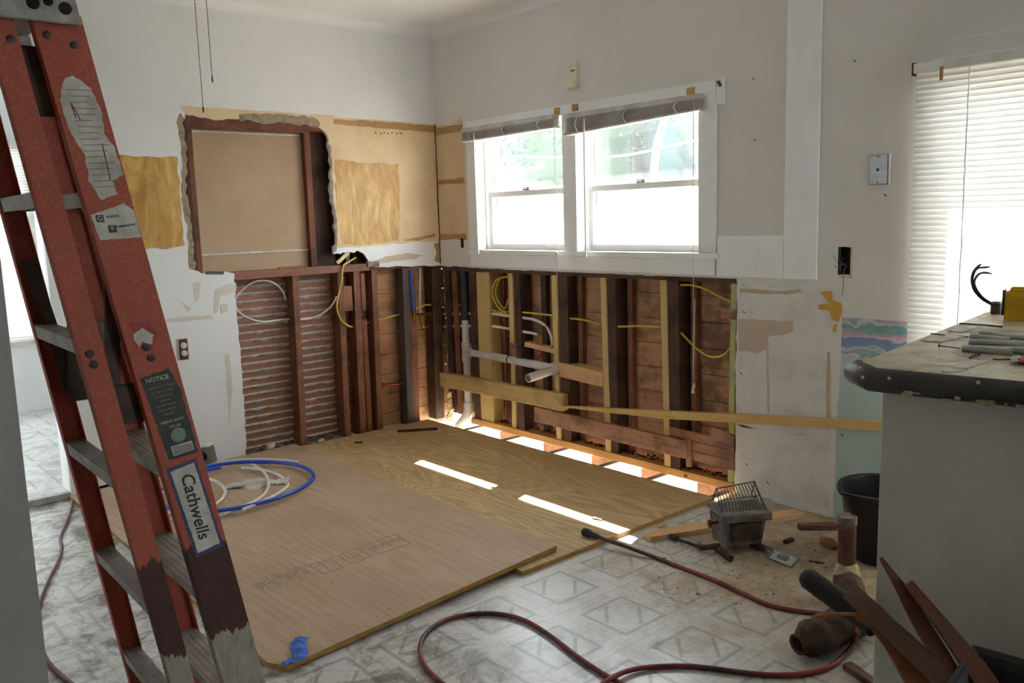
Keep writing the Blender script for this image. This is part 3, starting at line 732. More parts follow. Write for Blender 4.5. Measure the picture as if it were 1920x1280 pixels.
MB().obox((-0.717, 0.04, 0.88), (1, 0, 0), (0, 1, 0), (0, 0, 1), 0.064, 0.07, 0.155).build('wood_block', M['stud_old'], None, bevel=0.003, label='small wood block nailed between two studs near the hanging yellow cable', cat='wood block', base=(-0.717, 0.04, 0.80))
MB().board((-1.437, 0.045, 1.067), (-0.555, 0.045, 1.068), 0.09, 0.046, (0, 0, 1), 10, 0.0025).build('header_beam', M['header'], None, bevel=0.003, label='old reddish timber header under the boarded window, over the lath bays', cat='timber', base=(-1.0, 0.045, 1.045))
MB().board((-0.545, 0.05, 1.06), (-0.01, 0.05, 1.06), 0.085, 0.03, (0, 0, 1), 6, 0.002).build('header_beam', M['stud_dark'], None, label='dark timber rail under the white scraped plaster beside the room corner', cat='timber', base=(-0.3, 0.05, 1.04))
# splinters and torn plaster on the header
MB().board((-0.78, 0.004, 1.105), (-0.70, -0.004, 1.165), 0.02, 0.012, (0, -1, 0), 4, 0.004).build('wood_scrap', M['raw'], None, label='pale splinter standing at the foot of the window hole above the header', cat='scrap', base=(-0.78, 0, 1.09))
MB().board((-1.15, 0.03, 1.094), (-0.99, 0.02, 1.097), 0.02, 0.010, (0, 0, 1), 5, 0.003).build('wood_scrap', M['debris_orange'], None, label='thin orange shim lying on the header under the brown board', cat='scrap', base=(-1.07, 0.02, 1.09))
MB().box(-0.70, -0.675, 0.03, 0.08, 1.09, 1.24).build('wood_block', M['stud_grey'], None, label='grey wood end showing in the chewed hole above the header', cat='wood block', base=(-0.69, 0.05, 1.09))
MB().board((-1.60, -0.004, 1.098), (-1.50, -0.006, 1.090), 0.006, 0.016, (0, 0, 1), 4, 0.003).build('wood_scrap', M['stud_grey'], None, label='grey splintered strip at the torn lower corner of the window hole', cat='scrap', base=(-1.55, -0.005, 1.08))
MB().obox((-0.53, 0.0, 1.085), (1, 0, 0), (0, 1, 0), (0, 0, 1), 0.09, 0.03, 0.035).build('plaster_lump', M['rubble'], None, bevel=0.008, label='grey torn plaster lump at the end of the header', cat='plaster', base=(-0.53, 0, 1.07))
MB().box(-0.80, -0.45, 0.11, 0.124, 1.06, 1.3).build('dark_backing', M['hole'], wa)

# rubble lying in the bottom of the lath bays
rb = MB(); rng = random.Random(3)
for k in range(420):
    x = rng.uniform(-1.43, -0.79); y = rng.uniform(-0.02, 0.085)
    if -1.10 < x < -1.05: continue
    hz = 0.006 + 0.045 * max(0, (y + 0.02) / 0.105) * (1.0 if x < -1.2 else 0.6) * rng.random()
    sx = rng.uniform(0.004, 0.018); a = rng.uniform(0, 3.1)
    X = Vector((math.cos(a), math.sin(a), rng.uniform(-.3, .3))).normalized(); Y = Vector((0, 0, 1)).cross(X).normalized(); Z = X.cross(Y)
    rb.obox((x, y, hz), X, Y, Z, sx * rng.uniform(1, 2.6), sx, sx * 0.5)
rb.build('plaster_rubble', M['rubble'], None, kind='stuff', label='grey plaster and lath rubble heaped along the foot of the laths', cat='rubble')
for x, y, s, lab in ((-1.30, -0.015, 0.03, 'cream plaster lump on the rubble at the foot of the first lath bay'), (-0.98, -0.03, 0.026, 'small cream plaster crumb on the plywood beside the lath divider stud')):
    mb = MB(); mb.lathe([(0.3 * s, 0), (0.75 * s, 0.15 * s), (0.8 * s, 0.5 * s), (0.45 * s, 0.85 * s)], (x, y, 0.045 if x < -1.2 else 0.021), n=7, warp=lambda p, a, r, z: p + mnoise.noise_vector(p * 60) * s * 0.35)
    mb.build('plaster_chip', M['chip'], None, label=lab, cat='plaster', base=(x, y, 0.02))

# boarded-over window in the left wall
bw = thing('boarded_window', 'old brown window frame closed with a tan fibreboard panel, in the ragged wall opening', 'boarded window', (-1.25, 0.06, 1.09))
MB().box(-1.60, -0.90, 0.075, 0.082, 1.075, 1.885).build('panel', M['brownboard'], bw, label='flat tan fibreboard')
MB().box(-1.66, -1.607, 0.012, 0.09, 1.09, 1.985).build('jamb_board', M['framewood'], bw, bevel=0.004)
MB().box(-0.935, -0.895, 0.035, 0.10, 1.09, 1.93).build('jamb_board', M['framewood'], bw, bevel=0.004)
MB().box(-0.895, -0.74, 0.085, 0.11, 1.09, 1.98).build('jamb_board', M['stud_dark'], bw, bevel=0.002)
MB().box(-1.66, -0.76, 0.014, 0.09, 1.888, 1.99).build('head_board', M['framewood'], bw, bevel=0.004)
MB().box(-1.607, -0.935, 0.02, 0.05, 1.876, 1.890).build('head_stop', M['framewood'], bw, bevel=0.002)
MB().box(-1.600, -0.945, 0.060, 0.074, 1.862, 1.870).build('strip', M['whitestrip'], bw, label='thin white painted strip')
MB().box(-1.604, -1.592, 0.055, 0.074, 1.13, 1.872).build('strip', M['whitestrip'], bw, label='thin white painted strip')
MB().box(-1.598, -0.935, 0.066, 0.075, 1.188, 1.197).build('strip', M['whitestrip'], bw, label='thin white painted strip')
mb = MB(); mb.loft([[(x, 0.012 - 0.006 * abs(mnoise.noise(Vector((x * 30, 1, 1)))), z + 0.012 * mnoise.noise(Vector((x * 25, 0, z * 9)))) for x, z in ((-1.655, q), (-1.635 + 0.01 * mnoise.noise(Vector((q * 20, 5, 0))), q))] + [(-1.655, 0.02, q)] for q in [1.12 + 0.04 * k for k in range(21)]])
mb.build('tar_edge', M['darkscrap'], bw)

# ------------------------------------------------------------------ opened window wall: studs
ZB = 1.034
GN = 'new pine studs under the windows'; GO = 'old dark studs under the windows'
stud('wall_stud', 'stud_new', 'wide doubled new pine stud beside the white drain pipe', (0.055, -0.432, 0.042), (0.055, -0.428, ZB), 0.088, 0.130, group=GN)
stud('wall_stud', 'stud_new', 'upper piece of cut pine stud ending above the horizontal drain pipe', (0.050, -0.703, 0.58), (0.050, -0.705, ZB), 0.088, 0.038, group=GN)
stud('wall_stud', 'stud_new', 'lower piece of cut pine stud standing on the plate below the horizontal drain', (0.055, -0.695, 0.042), (0.055, -0.700, 0.48), 0.088, 0.040, group=GN)
stud('wall_stud', 'stud_new', 'narrow pine stud just past the drain stub', (0.050, -1.104, 0.042), (0.050, -1.088, ZB), 0.088, 0.038, group=GN)
stud('wall_stud', 'stud_new', 'pine stud at the end of the tan cross block', (0.050, -1.500, 0.042), (0.050, -1.476, ZB), 0.088, 0.040, group=GN)
stud('wall_stud', 'stud_new', 'pine stud where the yellow cable run ends, next to the hanging blind cord', (0.050, -1.918, 0.042), (0.050, -1.892, ZB), 0.088, 0.040, group=GN)
stud('wall_stud', 'stud_green', 'green-tinged pine stud at the far edge of the opening by the white wall', (0.050, -2.305, 0.042), (0.050, -2.316, ZB), 0.088, 0.032, group=GN)
for y0, y1, mat, lab in (
    (-0.015, -0.075, 'stud_dark', 'dark old stud tight in the corner behind the drain'),
    (-0.10, -0.155, 'stud_old', 'reddish old stud between the corner and the black drain'),
    (-0.285, -0.355, 'stud_dark', 'black-brown old stud directly behind the wide pine stud'),
    (-0.728, -0.782, 'stud_dark', 'old dark stud against the cut pine stud'),
    (-1.127, -1.192, 'stud_dark', 'old dark stud against the narrow pine stud by the stub'),
    (-1.500, -1.560, 'stud_dark', 'old dark stud against the pine stud by the cross block'),
    (-1.915, -1.985, 'stud_dark', 'old dark stud behind the hanging blind cord')):
    stud('wall_stud', mat, lab, (0.060, (y0 + y1) / 2 - 0.012, 0.042), (0.060, (y0 + y1) / 2, ZB), 0.096, abs(y1 - y0), group=GO)
for y, mat, w_, lab in ((-1.225, 'stud_old', 0.035, 'thin old batten between the stub stud and the cross block'), (-1.605, 'stud_old', 0.035, 'reddish old batten beyond the cross block stud'), (-2.03, 'stud_old', 0.035, 'reddish batten beyond the blind cord'), (-0.92, 'stud_dark', 0.045, 'short dark batten between the two water pipe elbows'), (-0.545, 'stud_old', 0.016, 'thin cleat just beyond the wide pine stud')):
    z1 = ZB if y != -0.92 else 1.0
    stud('wall_stud', mat, lab, (0.094, y, 0.042), (0.094, y, z1), 0.030, w_, group='thin battens on the window wall')
MB().board((0.05, -2.335, 1.024), (0.05, -0.02, 1.024), 0.10, 0.022, (0, 0, 1), 12, 0.002).build('header_beam', M['stud_dark'], None, label='dark timber rail along the top of the opening under the windows', cat='timber', base=(0.05, -1.2, 1.01))
MB().board((0.048, -2.335, 0.021), (0.048, -0.27, 0.021), 0.094, 0.040, (0, 0, 1), 14, 0.001).build('sole_plate', M['plate'], None, bevel=0.002, label='honey-coloured sole plate along the floor of the window wall', cat='timber', base=(0.048, -1.2, 0.0))
MB().obox((0.008, -2.04, 0.018), (1, 0, 0), (0, 1, 0), (0, 0, 1), 0.022, 0.02, 0.014).build('nut', M['rust'], None, bevel=0.003, label='rusty square nut on the face of the sole plate', cat='nut', base=(0.0, -2.04, 0.01))
# wood dust lying on the plate
rb = MB(); rng = random.Random(5)
for k in range(240):
    y = rng.uniform(-2.3, -0.45); s_ = rng.uniform(0.003, 0.010); a = rng.uniform(0, 3)
    rb.obox((rng.uniform(0.04, 0.095), y, 0.044 + rng.random() * 0.008), (math.cos(a), math.sin(a), 0), (-math.sin(a), math.cos(a), 0), (0, 0, 1), s_ * 2, s_, s_ * .6)
rb.build('wood_dust', M['darkscrap'], None, kind='stuff', label='brown wood crumbs lying along the sole plate', cat='dust')

# joists and what shows below the floor
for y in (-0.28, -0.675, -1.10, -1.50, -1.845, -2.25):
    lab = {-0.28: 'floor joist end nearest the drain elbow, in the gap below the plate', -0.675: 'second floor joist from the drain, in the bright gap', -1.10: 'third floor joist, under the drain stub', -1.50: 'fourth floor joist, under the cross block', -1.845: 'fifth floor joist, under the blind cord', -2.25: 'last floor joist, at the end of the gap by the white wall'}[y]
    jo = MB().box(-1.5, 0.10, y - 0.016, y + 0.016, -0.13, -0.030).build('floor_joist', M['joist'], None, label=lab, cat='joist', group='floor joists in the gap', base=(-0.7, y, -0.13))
    MB().box(-1.5, 0.10, y - 0.017, y + 0.017, -0.030, -0.026).build('dark_top_strip', M['stud_dark'], jo, label='dark top edge')  # thin dark strip along each joist top
rim = MB()
for y0 in (-0.28, -0.675, -1.10, -1.50, -1.845):
    y1 = {-0.28: -0.675, -0.675: -1.10, -1.10: -1.50, -1.50: -1.845, -1.845: -2.25}[y0]
    a = y0 - 0.02 - (y0 - y1) * 0.50
    rim.board((0.075, a, -0.11), (0.075, y1 + 0.02, -0.11), 0.03, 0.17, (0, 0, 1), 4, 0.004)
rim.board((0.075, -2.262, -0.11), (0.075, -2.40, -0.11), 0.03, 0.17, (0, 0, 1), 2, 0.002)  # end board added to stop sun leaking past the last joist
rim.build('rim_boards', M['rim'], wb)
MB().box(-6.5, 12.0, -12.0, 8.0, -0.62, -0.55).build('ground', M['ground'], kind='structure')
MB().box(-1.6, -1.55, -3.0, 0.2, -0.55, -0.03).box(-1.6, 0.14, -3.0, -2.9, -0.55, -0.03).build('foundation_wall', M['dirt'], kind='structure')

# timber fixed across the front of the studs
MB().board((-0.024, 0.0, 0.273), (-0.024, -1.20, 0.283), 0.044, 0.098, (0, 0, 1), 10, 0.003).build('cross_timber', M['beam'], None, bevel=0.003, label='thick yellow-green pine timber fixed across the studs in front of the drain', cat='timber', base=(-0.024, -0.6, 0.23))
mb = MB(); secs = []
for k in range(31):
    t = k / 30; y = -1.17 + (-3.10 + 1.17) * t; zt = 0.262 + 0.222 * t; ht = (0.004 + 0.030 * min(1, t * 2.6) + 0.004 * mnoise.noise(Vector((t * 14, 0, 0)))) if t < 0.4 else 0.040
    if t < 0.4: ht = 0.006 + 0.034 * min(1, t / 0.4) + 0.003 * mnoise.noise(Vector((t * 24, 0, 0)))
    secs.append([(-0.052, y, zt - ht), (-0.020, y, zt - ht), (-0.020, y, zt), (-0.052, y, zt)])
mb.loft(secs).build('pine_strip', M['pine_y'], None, label='long thin pine strip split at one end, running past the white wall', cat='board', base=(-0.036, -2.1, 0.3))
MB().board((-0.014, -0.93, 0.172), (-0.014, -2.065, 0.163), 0.026, 0.092, (0, 0, 1), 12, 0.003).build('old_plank', M['plank_old'], None, bevel=0.002, label='old pink-brown plank nailed low across the studs, above the bright floor gap', cat='board', base=(-0.014, -1.5, 0.12))
MB().board((-0.008, -2.062, 0.215), (-0.010, -2.070, 0.075), 0.028, 0.012, (1, 0, 0), 6, 0.002).build('wood_scrap', M['plank_old'], None, label='upright splinter batten at the end of the old low plank', cat='scrap', base=(-0.01, -2.065, 0.07))
for k, (z0, lab) in enumerate(((0.235, 'upper of three short lath boards between old plank and white wall'), (0.185, 'middle of three short lath boards between old plank and white wall'), (0.135, 'lowest of three short lath boards between old plank and white wall'))):
    MB().board((0.006, -2.04 + 0.1 * (k == 0), z0), (0.006, -2.33, z0 - 0.006), 0.010, 0.046, (0, 0, 1), 4, 0.002).build('lath_board', M['plank_old'], None, label=lab, cat='board', group='short laths by the white wall', base=(0.006, -2.2, z0 - .02))
MB().board((0.045, -1.115, 0.465), (0.045, -1.47, 0.445), 0.085, 0.085, (0, 0, 1), 4, 0.001).build('cross_block', M['pine_t'], None, bevel=0.002, label='pale tan cross block between two pine studs beyond the drain stub', cat='wood block', base=(0.045, -1.3, 0.40))
MB().board((0.035, -0.815, 0.585), (0.035, -1.085, 0.565), 0.05, 0.030, (0, 0, 1), 4, 0.001).build('cross_block', M['pine_t'], None, bevel=0.002, label='thin pine cleat under the copper water elbows', cat='wood block', base=(0.035, -0.95, 0.55))
MB().board((-0.002, -2.255, 0.872), (-0.006, -2.33, 0.868), 0.012, 0.045, (0, 0, 1), 3, 0.004).build('wood_scrap', M['plank_old'], None, label='brown scrap nailed to the green-tinged stud near its top', cat='scrap', base=(0, -2.29, 0.85))
MB().board((-0.004, -2.20, 0.280), (0.000, -2.33, 0.255), 0.010, 0.055, (0, 0, 1), 3, 0.006).build('wood_scrap', M['plank_old'], None, label='brown torn lath behind the pine strip at the opening edge', cat='scrap', base=(0, -2.26, 0.25))
# torn spongy wood at the corner foot
mb = MB(); mb.tube([(-0.02, -0.05, 0.0), (-0.015, -0.07, 0.07), (-0.02, -0.06, 0.14), (-0.018, -0.075, 0.19)], lambda t: 0.022 - 0.014 * t, 8)
for v in mb.v: v += mnoise.noise_vector(v * 45) * 0.014
mb.build('rotten_wood', M['chip'], None, label='pale crumbling rotten wood at the foot of the room corner', cat='scrap', base=(-0.02, -0.06, 0))

# ------------------------------------------------------------------ plumbing
dr = thing('drain_pipe', 'white waste pipe with black upper length, tee and horizontal branch in the window wall', 'drain pipe', (0.03, -0.22, 0.0))
xd = 0.022; yd = -0.222
MB().tube([(xd, yd, 0.70), (xd, yd, 1.04)], 0.027, 18, 0).build('upper_pipe', M['abs'], dr, smooth=True, label='black upper length')
MB().tube([(xd, yd, 0.10), (xd, yd, 0.71)], 0.026, 18, 0).build('riser', M['pvc'], dr, smooth=True)
MB().lathe([(0.027, 0.69), (0.031, 0.69), (0.031, 0.74), (0.027, 0.74)], (xd, yd, 0), n=18).build('coupling', M['abs'], dr, smooth=True, label='dark rubber coupling')
tee = MB().lathe([(0.026, 0.41), (0.033, 0.41), (0.033, 0.445), (0.031, 0.45), (0.031, 0.50), (0.033, 0.505), (0.033, 0.54), (0.026, 0.54)], (xd, yd, 0), n=18)
tee.lathe([(0.027, 0.0), (0.031, 0.01), (0.031, 0.045), (0.034, 0.046), (0.034, 0.065), (0.026, 0.065)], (xd, yd, 0.478), (0, -1, -0.01), 18)
tee.build('tee_fitting', M['pvc'], dr, smooth=True)
MB().tube([(xd, yd - 0.05, 0.478), (xd, -1.07, 0.462)], 0.025, 18, 0).build('branch', M['pvc'], dr, smooth=True)
MB().lathe([(0.026, 0), (0.030, 0), (0.030, 0.004), (0.026, 0.004)], (xd, -0.66, 0.469), (0, 1, 0), 18).build('joint_ring', M['rivet'], dr, smooth=True)
el = MB().tube([(xd, yd, 0.125), (xd, yd, 0.10), (xd - 0.006, yd + 0.004, 0.06), (xd - 0.02, yd + 0.03, 0.015), (xd - 0.035, yd + 0.075, -0.04)], 0.032, 18, 4)
el.lathe([(0.026, 0.10), (0.034, 0.10), (0.034, 0.135), (0.026, 0.135)], (xd, yd, 0), n=18)
el.build('elbow', M['pvc'], dr, smooth=True)
stub = MB(); axis = Vector((-1, -0.02, -0.10)).normalized(); c = Vector((xd, -1.085, 0.462))
stub.lathe([(0.0265, -0.03), (0.033, -0.03), (0.033, 0.045), (0.0265, 0.045)], c, axis, 20)
stub.lathe([(0.0265, -0.05), (0.033, -0.05), (0.033, 0.02), (0.0265, 0.02)], c + Vector((0, 0.02, 0)), (0, 1, 0), 20)
stub.build('sanitary_tee', M['pvc'], dr, smooth=True)
MB().lathe([(0.0255, 0.02), (0.0255, 0.235), (0.0205, 0.235), (0.0205, 0.02)], c, axis, 20).build('stub_out', M['pvc'], dr, smooth=True, label='open-ended white stub pointing into the room')
MB().lathe([(0.0, 0.10), (0.0205, 0.10)], c, axis, 20).build('bore', M['hole'], dr)
# water lines
def line(name, pts, r, mat, label, cat, group=None, n=8, base=None, sm=4):
    b = base or pts[0]
    return MB().tube(pts, r, n, sm).build(name, M[mat], None, smooth=True, label=label, cat=cat, group=group, base=b)
xw = 0.055
def PBx(px, py, x=0.03): return PB(px, py, x)
GP = 'white water pipes across the studs'
wp = thing('water_pipe', 'upper white water pipe bending down past a red tape band under the window', 'water pipe', PBx(912, 587), GP)
MB().tube([PBx(800, 588, 0.025), PBx(876, 588, 0.03), PBx(912, 587), PBx(953, 592), PBx(978, 595), PBx(1004, 600), PBx(1024, 612), PBx(1034, 632), PBx(1036, 655)], 0.0085, 10, 5).build('pipe', M['pexw'], wp, smooth=True)
MB().tube([PBx(1023, 611), PBx(1029, 621)], 0.0095, 10, 0).build('tape_band', M['redband'], wp, smooth=True, label='dark red tape band')
MB().tube([PBx(1036, 648), PBx(1036, 668)], 0.009, 10, 0).build('valve', M['brass'], wp, smooth=True, label='brass stop fitting')
wp = thing('water_pipe', 'lower white water pipe ending in a brass elbow above the pine cleat', 'water pipe', PBx(912, 610), GP)
MB().tube([PBx(800, 612, 0.025), PBx(876, 611, 0.03), PBx(912, 610), PBx(953, 616), PBx(978, 621), PBx(1004, 626), PBx(1012, 630)], 0.0085, 10, 5).build('pipe', M['pexw'], wp, smooth=True)
MB().tube([PBx(1009, 628), PBx(1015, 632), PBx(1016, 645)], 0.0095, 10, 3).build('elbow', M['brass'], wp, smooth=True, label='brass elbow')
MB().tube([PBx(1016, 643), PBx(1016, 664), PBx(1012, 670), PBx(985, 678)], 0.006, 8, 4).build('tail', M['copper'], wp, smooth=True, label='thin copper tail')
def PAy(px, py, y=0.04): return PA(px, py, y)
wp = thing('water_pipe', 'white riser beside the blue pipe dropping to a brass elbow by the corner', 'water pipe', PAy(787, 505), GP)
MB().tube([PAy(787, 502), PAy(787, 540), PAy(787, 592)], 0.009, 10, 3).build('pipe', M['pexw'], wp, smooth=True)
MB().tube([PAy(787, 588), PAy(790, 603), PAy(793, 611), PAy(803, 611)], 0.009, 10, 3).build('elbow', M['brass'], wp, smooth=True, label='brass elbow')
wp = thing('water_pipe', 'short blue riser pipe dropping to a brass tee beside the corner studs', 'water pipe', PAy(770, 505, -0.006), 'blue pipe')
MB().tube([PAy(769, 506, -0.006), PAy(772, 545, -0.006), PAy(775, 580, -0.006)], 0.010, 10, 3).build('pipe', M['pexb'], wp, smooth=True)
MB().tube([PAy(775, 577, -0.006), PAy(776, 600, -0.006)], 0.006, 8, 0).tube([PAy(772, 590, -0.004), PAy(812, 588, 0.02)], 0.009, 10, 0).build('tee', M['brass'], wp, smooth=True, label='brass tee and nipple')
for k, (px, lab) in enumerate(((829, 'black pipe clip holding both water pipes, left of the corner'), (872, 'black pipe clip holding both water pipes, at the black drain'))):
    a = PBx(px, 580, 0.02); b = PBx(px, 621, 0.02)
    MB().tube([a, b], 0.011, 8, 0).build('pipe_clip', M['abs'], None, label=lab, cat='clip', base=b)
cs = thing('copper_stub', 'short copper pipe stub with flange sticking from the plank sheathing', 'pipe stub', PAy(712, 722, 0.10))
MB().tube([PAy(714, 722, 0.05), PAy(760, 718, 0.05)], 0.009, 10, 0).build('pipe', M['copper'], cs, smooth=True)
MB().lathe([(0.0, 0.0), (0.020, 0.0), (0.020, 0.004), (0.010, 0.006)], PAy(716, 722, 0.05), (-0.8, -0.6, 0), 14).build('flange', M['steel'], cs, smooth=True, label='bright flange')
# cables
GC = 'yellow house wiring in the opened walls'
line('electric_cable', [PAy(667, 483, 0.03), PAy(655, 490, 0.01), PAy(643, 500, -0.012), PAy(640, 530, -0.012), PAy(633, 560, -0.012), PAy(632, 580, -0.012), PAy(640, 600, -0.008), PAy(652, 610, 0.0), PAy(664, 612, 0.05), PAy(692, 604, 0.06), PAy(706, 601, 0.06), PAy(735, 593, 0.06), PAy(756, 588, 0.06)], 0.0055, 'nmy', 'yellow cable hanging from the chewed plaster hole and running towards the corner', 'cable', GC)
line('electric_cable', [PAy(772, 586, 0.03), PAy(785, 577, 0.02), PAy(800, 571, 0.02), PAy(812, 573, 0.03), PAy(822, 578, 0.05)], 0.0055, 'nmy', 'short yellow cable arching over the brass tee by the corner', 'cable', GC)
line('electric_cable', [PBx(848, 572), PBx(866, 571)], 0.0055, 'nmy', 'short yellow cable end left of the black drain', 'cable', GC)
line('electric_cable', [PBx(908, 570), PBx(922, 580), PBx(940, 586), PBx(952, 585), PBx(938, 580), PBx(926, 560), PBx(924, 540), PBx(932, 524), PBx(948, 519), PBx(954, 522)], 0.0055, 'nmy', 'yellow cable coiled in a hanging loop beside the wide pine stud', 'cable', GC)
line('electric_cable', [PBx(938, 522), PBx(930, 540), PBx(932, 560), PBx(945, 578), PBx(950, 570), PBx(953, 560)], 0.0055, 'nmy', 'inner turn of the yellow cable loop beside the wide pine stud', 'cable', GC)
line('electric_cable', [PBx(977, 585), PBx(1000, 587), PBx(1035, 591), PBx(1062, 596), PBx(1085, 598), PBx(1105, 602), PBx(1127, 608), PBx(1158, 612), PBx(1200, 611), PBx(1240, 613)], 0.0055, 'nmy', 'long yellow cable threaded through the pine studs above the red-taped pipe', 'cable', GC)
line('electric_cable', [PBx(1275, 534), PBx(1300, 535), PBx(1325, 543), PBx(1350, 556), PBx(1370, 566)], 0.0055, 'nmy', 'yellow cable sagging at the top of the last stud bay', 'cable', GC)
line('electric_cable', [PBx(1270, 618), PBx(1285, 632), PBx(1302, 650), PBx(1325, 666), PBx(1343, 669), PBx(1358, 664), PBx(1370, 652)], 0.0055, 'nmy', 'yellow cable sagging low in the last stud bay', 'cable', GC)
line('electric_cable', [PAy(536, 563, 0.08), PAy(528, 543, 0.06), PAy(508, 528, 0.045), PAy(480, 527, 0.045), PAy(458, 540, 0.04), PAy(444, 555, 0.04), PAy(441, 570, 0.04), PAy(448, 585, 0.04), PAy(470, 598, 0.04), PAy(495, 603, 0.045), PAy(520, 600, 0.06), PAy(548, 598, 0.07), PAy(575, 598, 0.07), PAy(600, 590, 0.06), PAy(620, 575, 0.04), PAy(631, 556, 0.01)], 0.0055, 'nmw', 'white cable looping in front of the laths under the boarded window', 'cable', 'white cable')

# ------------------------------------------------------------------ windows
def window(name, y1, y0, cordset):
    """double-hung window, y1 nearest the corner"""
    f = MB()
    f.box(0.022, 0.15, y1, y1 + 0.02, WZ[0] - 0.02, WZ[1] + 0.02).box(0.022, 0.15, y0 - 0.02, y0, WZ[0] - 0.02, WZ[1] + 0.02)
    f.box(0.022, 0.15, y0, y1, WZ[1], WZ[1] + 0.02).box(0.022, 0.165, y0, y1, WZ[0] - 0.02, WZ[0])
    for y in (y1, y0):     # stops and tracks
        s = -1 if y == y1 else 1
        f.box(0.045, 0.060, y, y + s * 0.014, WZ[0], WZ[1]).box(0.098, 0.106, y, y + s * 0.020, WZ[0], WZ[1])
    w_ = f.build(name, M['trim'], kind='structure', bevel=0.002); BASE[w_.name] = Vector((0, 0, 0))
    zm = 1.498
    def sash(nm, x0, x1, za, zb, bot, top):
        st = 0.034
        m = MB().box(x0, x1, y1 - 0.014 - st, y1 - 0.014, za, zb).box(x0, x1, y0 + 0.014, y0 + 0.014 + st, za, zb)
        m.box(x0, x1, y0 + 0.014 + st, y1 - 0.014 - st, za, za + bot).box(x0, x1, y0 + 0.014 + st, y1 - 0.014 - st, zb - top, zb)
        o = m.build(nm, M['trim'], w_, bevel=0.003)
        MB().box((x0 + x1) / 2 - 0.002, (x0 + x1) / 2 + 0.002, y0 + 0.014 + st, y1 - 0.014 - st, za + bot, zb - top).build('pane', M['glass'], o)
        return o
    lo = sash('lower_sash', 0.062, 0.088, WZ[0], zm + 0.012, 0.035, 0.034)
    up_ = sash('upper_sash', 0.106, 0.138, zm - 0.006, WZ[1], 0.030, 0.035)
    yc = (y0 + y1) / 2 + 0.02
    MB().box(0.064, 0.086, yc - 0.028, yc + 0.028, zm + 0.012, zm + 0.020).lathe([(0.012, 0), (0.012, 0.008), (0.004, 0.014)], (0.08, yc - 0.008, zm + 0.02), n=10).box(0.070, 0.080, yc - 0.008, yc + 0.036, zm + 0.022, zm + 0.028).build('sash_lock', M['steel'], lo, bevel=0.002, label='small metal sash lock')
    return w_
window('window_1', W1[1], W1[0], 0)
window('window_2', W2[1], W2[0], 1)
# casing: head, jamb boards, mullion, stool, apron
cs_ = MB()
cs_.box(-0.018, 0, W1[1], -0.345, WZ[0], 1.90).box(-0.018, 0, W2[1], W1[0], WZ[0], 1.90).box(-0.018, 0, -2.226, W2[0], WZ[0], 1.90)
cs_.box(-0.020, 0, -2.226, -0.345, 1.90, 1.952)
cs_.box(-0.020, 0, -2.226, -0.345, 1.9, 1.952)
MBc = MB().box(-0.018, 0, W1[1], -0.345, WZ[0], 1.895); MBc.build('trim_9', M['trim'], kind='structure', bevel=0.003)
MB().box(-0.018, 0, W2[1], W1[0], WZ[0], 1.895).build('trim_10', M['trim'], kind='structure', bevel=0.003)
MB().box(-0.018, 0, -2.226, W2[0], WZ[0], 1.895).build('trim_11', M['trim'], kind='structure', bevel=0.003)
MB().box(-0.020, 0, -2.226, -0.345, 1.895, 1.952).build('trim_12', M['trim'], kind='structure', bevel=0.003)
MB().box(-0.024, 0.06, -2.245, -0.33, 1.125, WZ[0]).build('window_stool', M['trim'], kind='structure', bevel=0.005)
MB().box(-0.014, 0, -2.22, -0.345, 1.048, 1.125).build('trim_13', M['trim'], kind='structure', bevel=0.003)
# bracket bits left on the casing
for y, z, mat, lab in ((-1.175, 1.925, 'yellowpatch', 'ochre unpainted blind bracket mark above the first window'), (-1.315, 1.928, 'rawdark', 'ochre blind bracket mark above the mullion'), (-2.085, 1.915, 'yellowpatch', 'ochre blind bracket mark above the second window')):
    MB().box(-0.024, -0.0205, y - 0.022, y + 0.022, z - 0.018, z + 0.018).build('bracket_mark', M[mat], None, label=lab, cat='mark', base=(-0.022, y, z))
cb = thing('curtain_bracket', 'white painted curtain rod bracket plate at the top corner of the window casing', 'bracket', (-0.012, -2.25, 1.90))
MB().box(-0.014, 0, -2.268, -2.225, 1.84, 1.955).build('plate', M['trim'], cb, bevel=0.004)
MB().obox((-0.018, -2.246, 1.93), (1, 0, 0), (0, .5, .86), (0, -.86, .5), 0.012, 0.026, 0.010).build('hook', M['rivet'], cb)

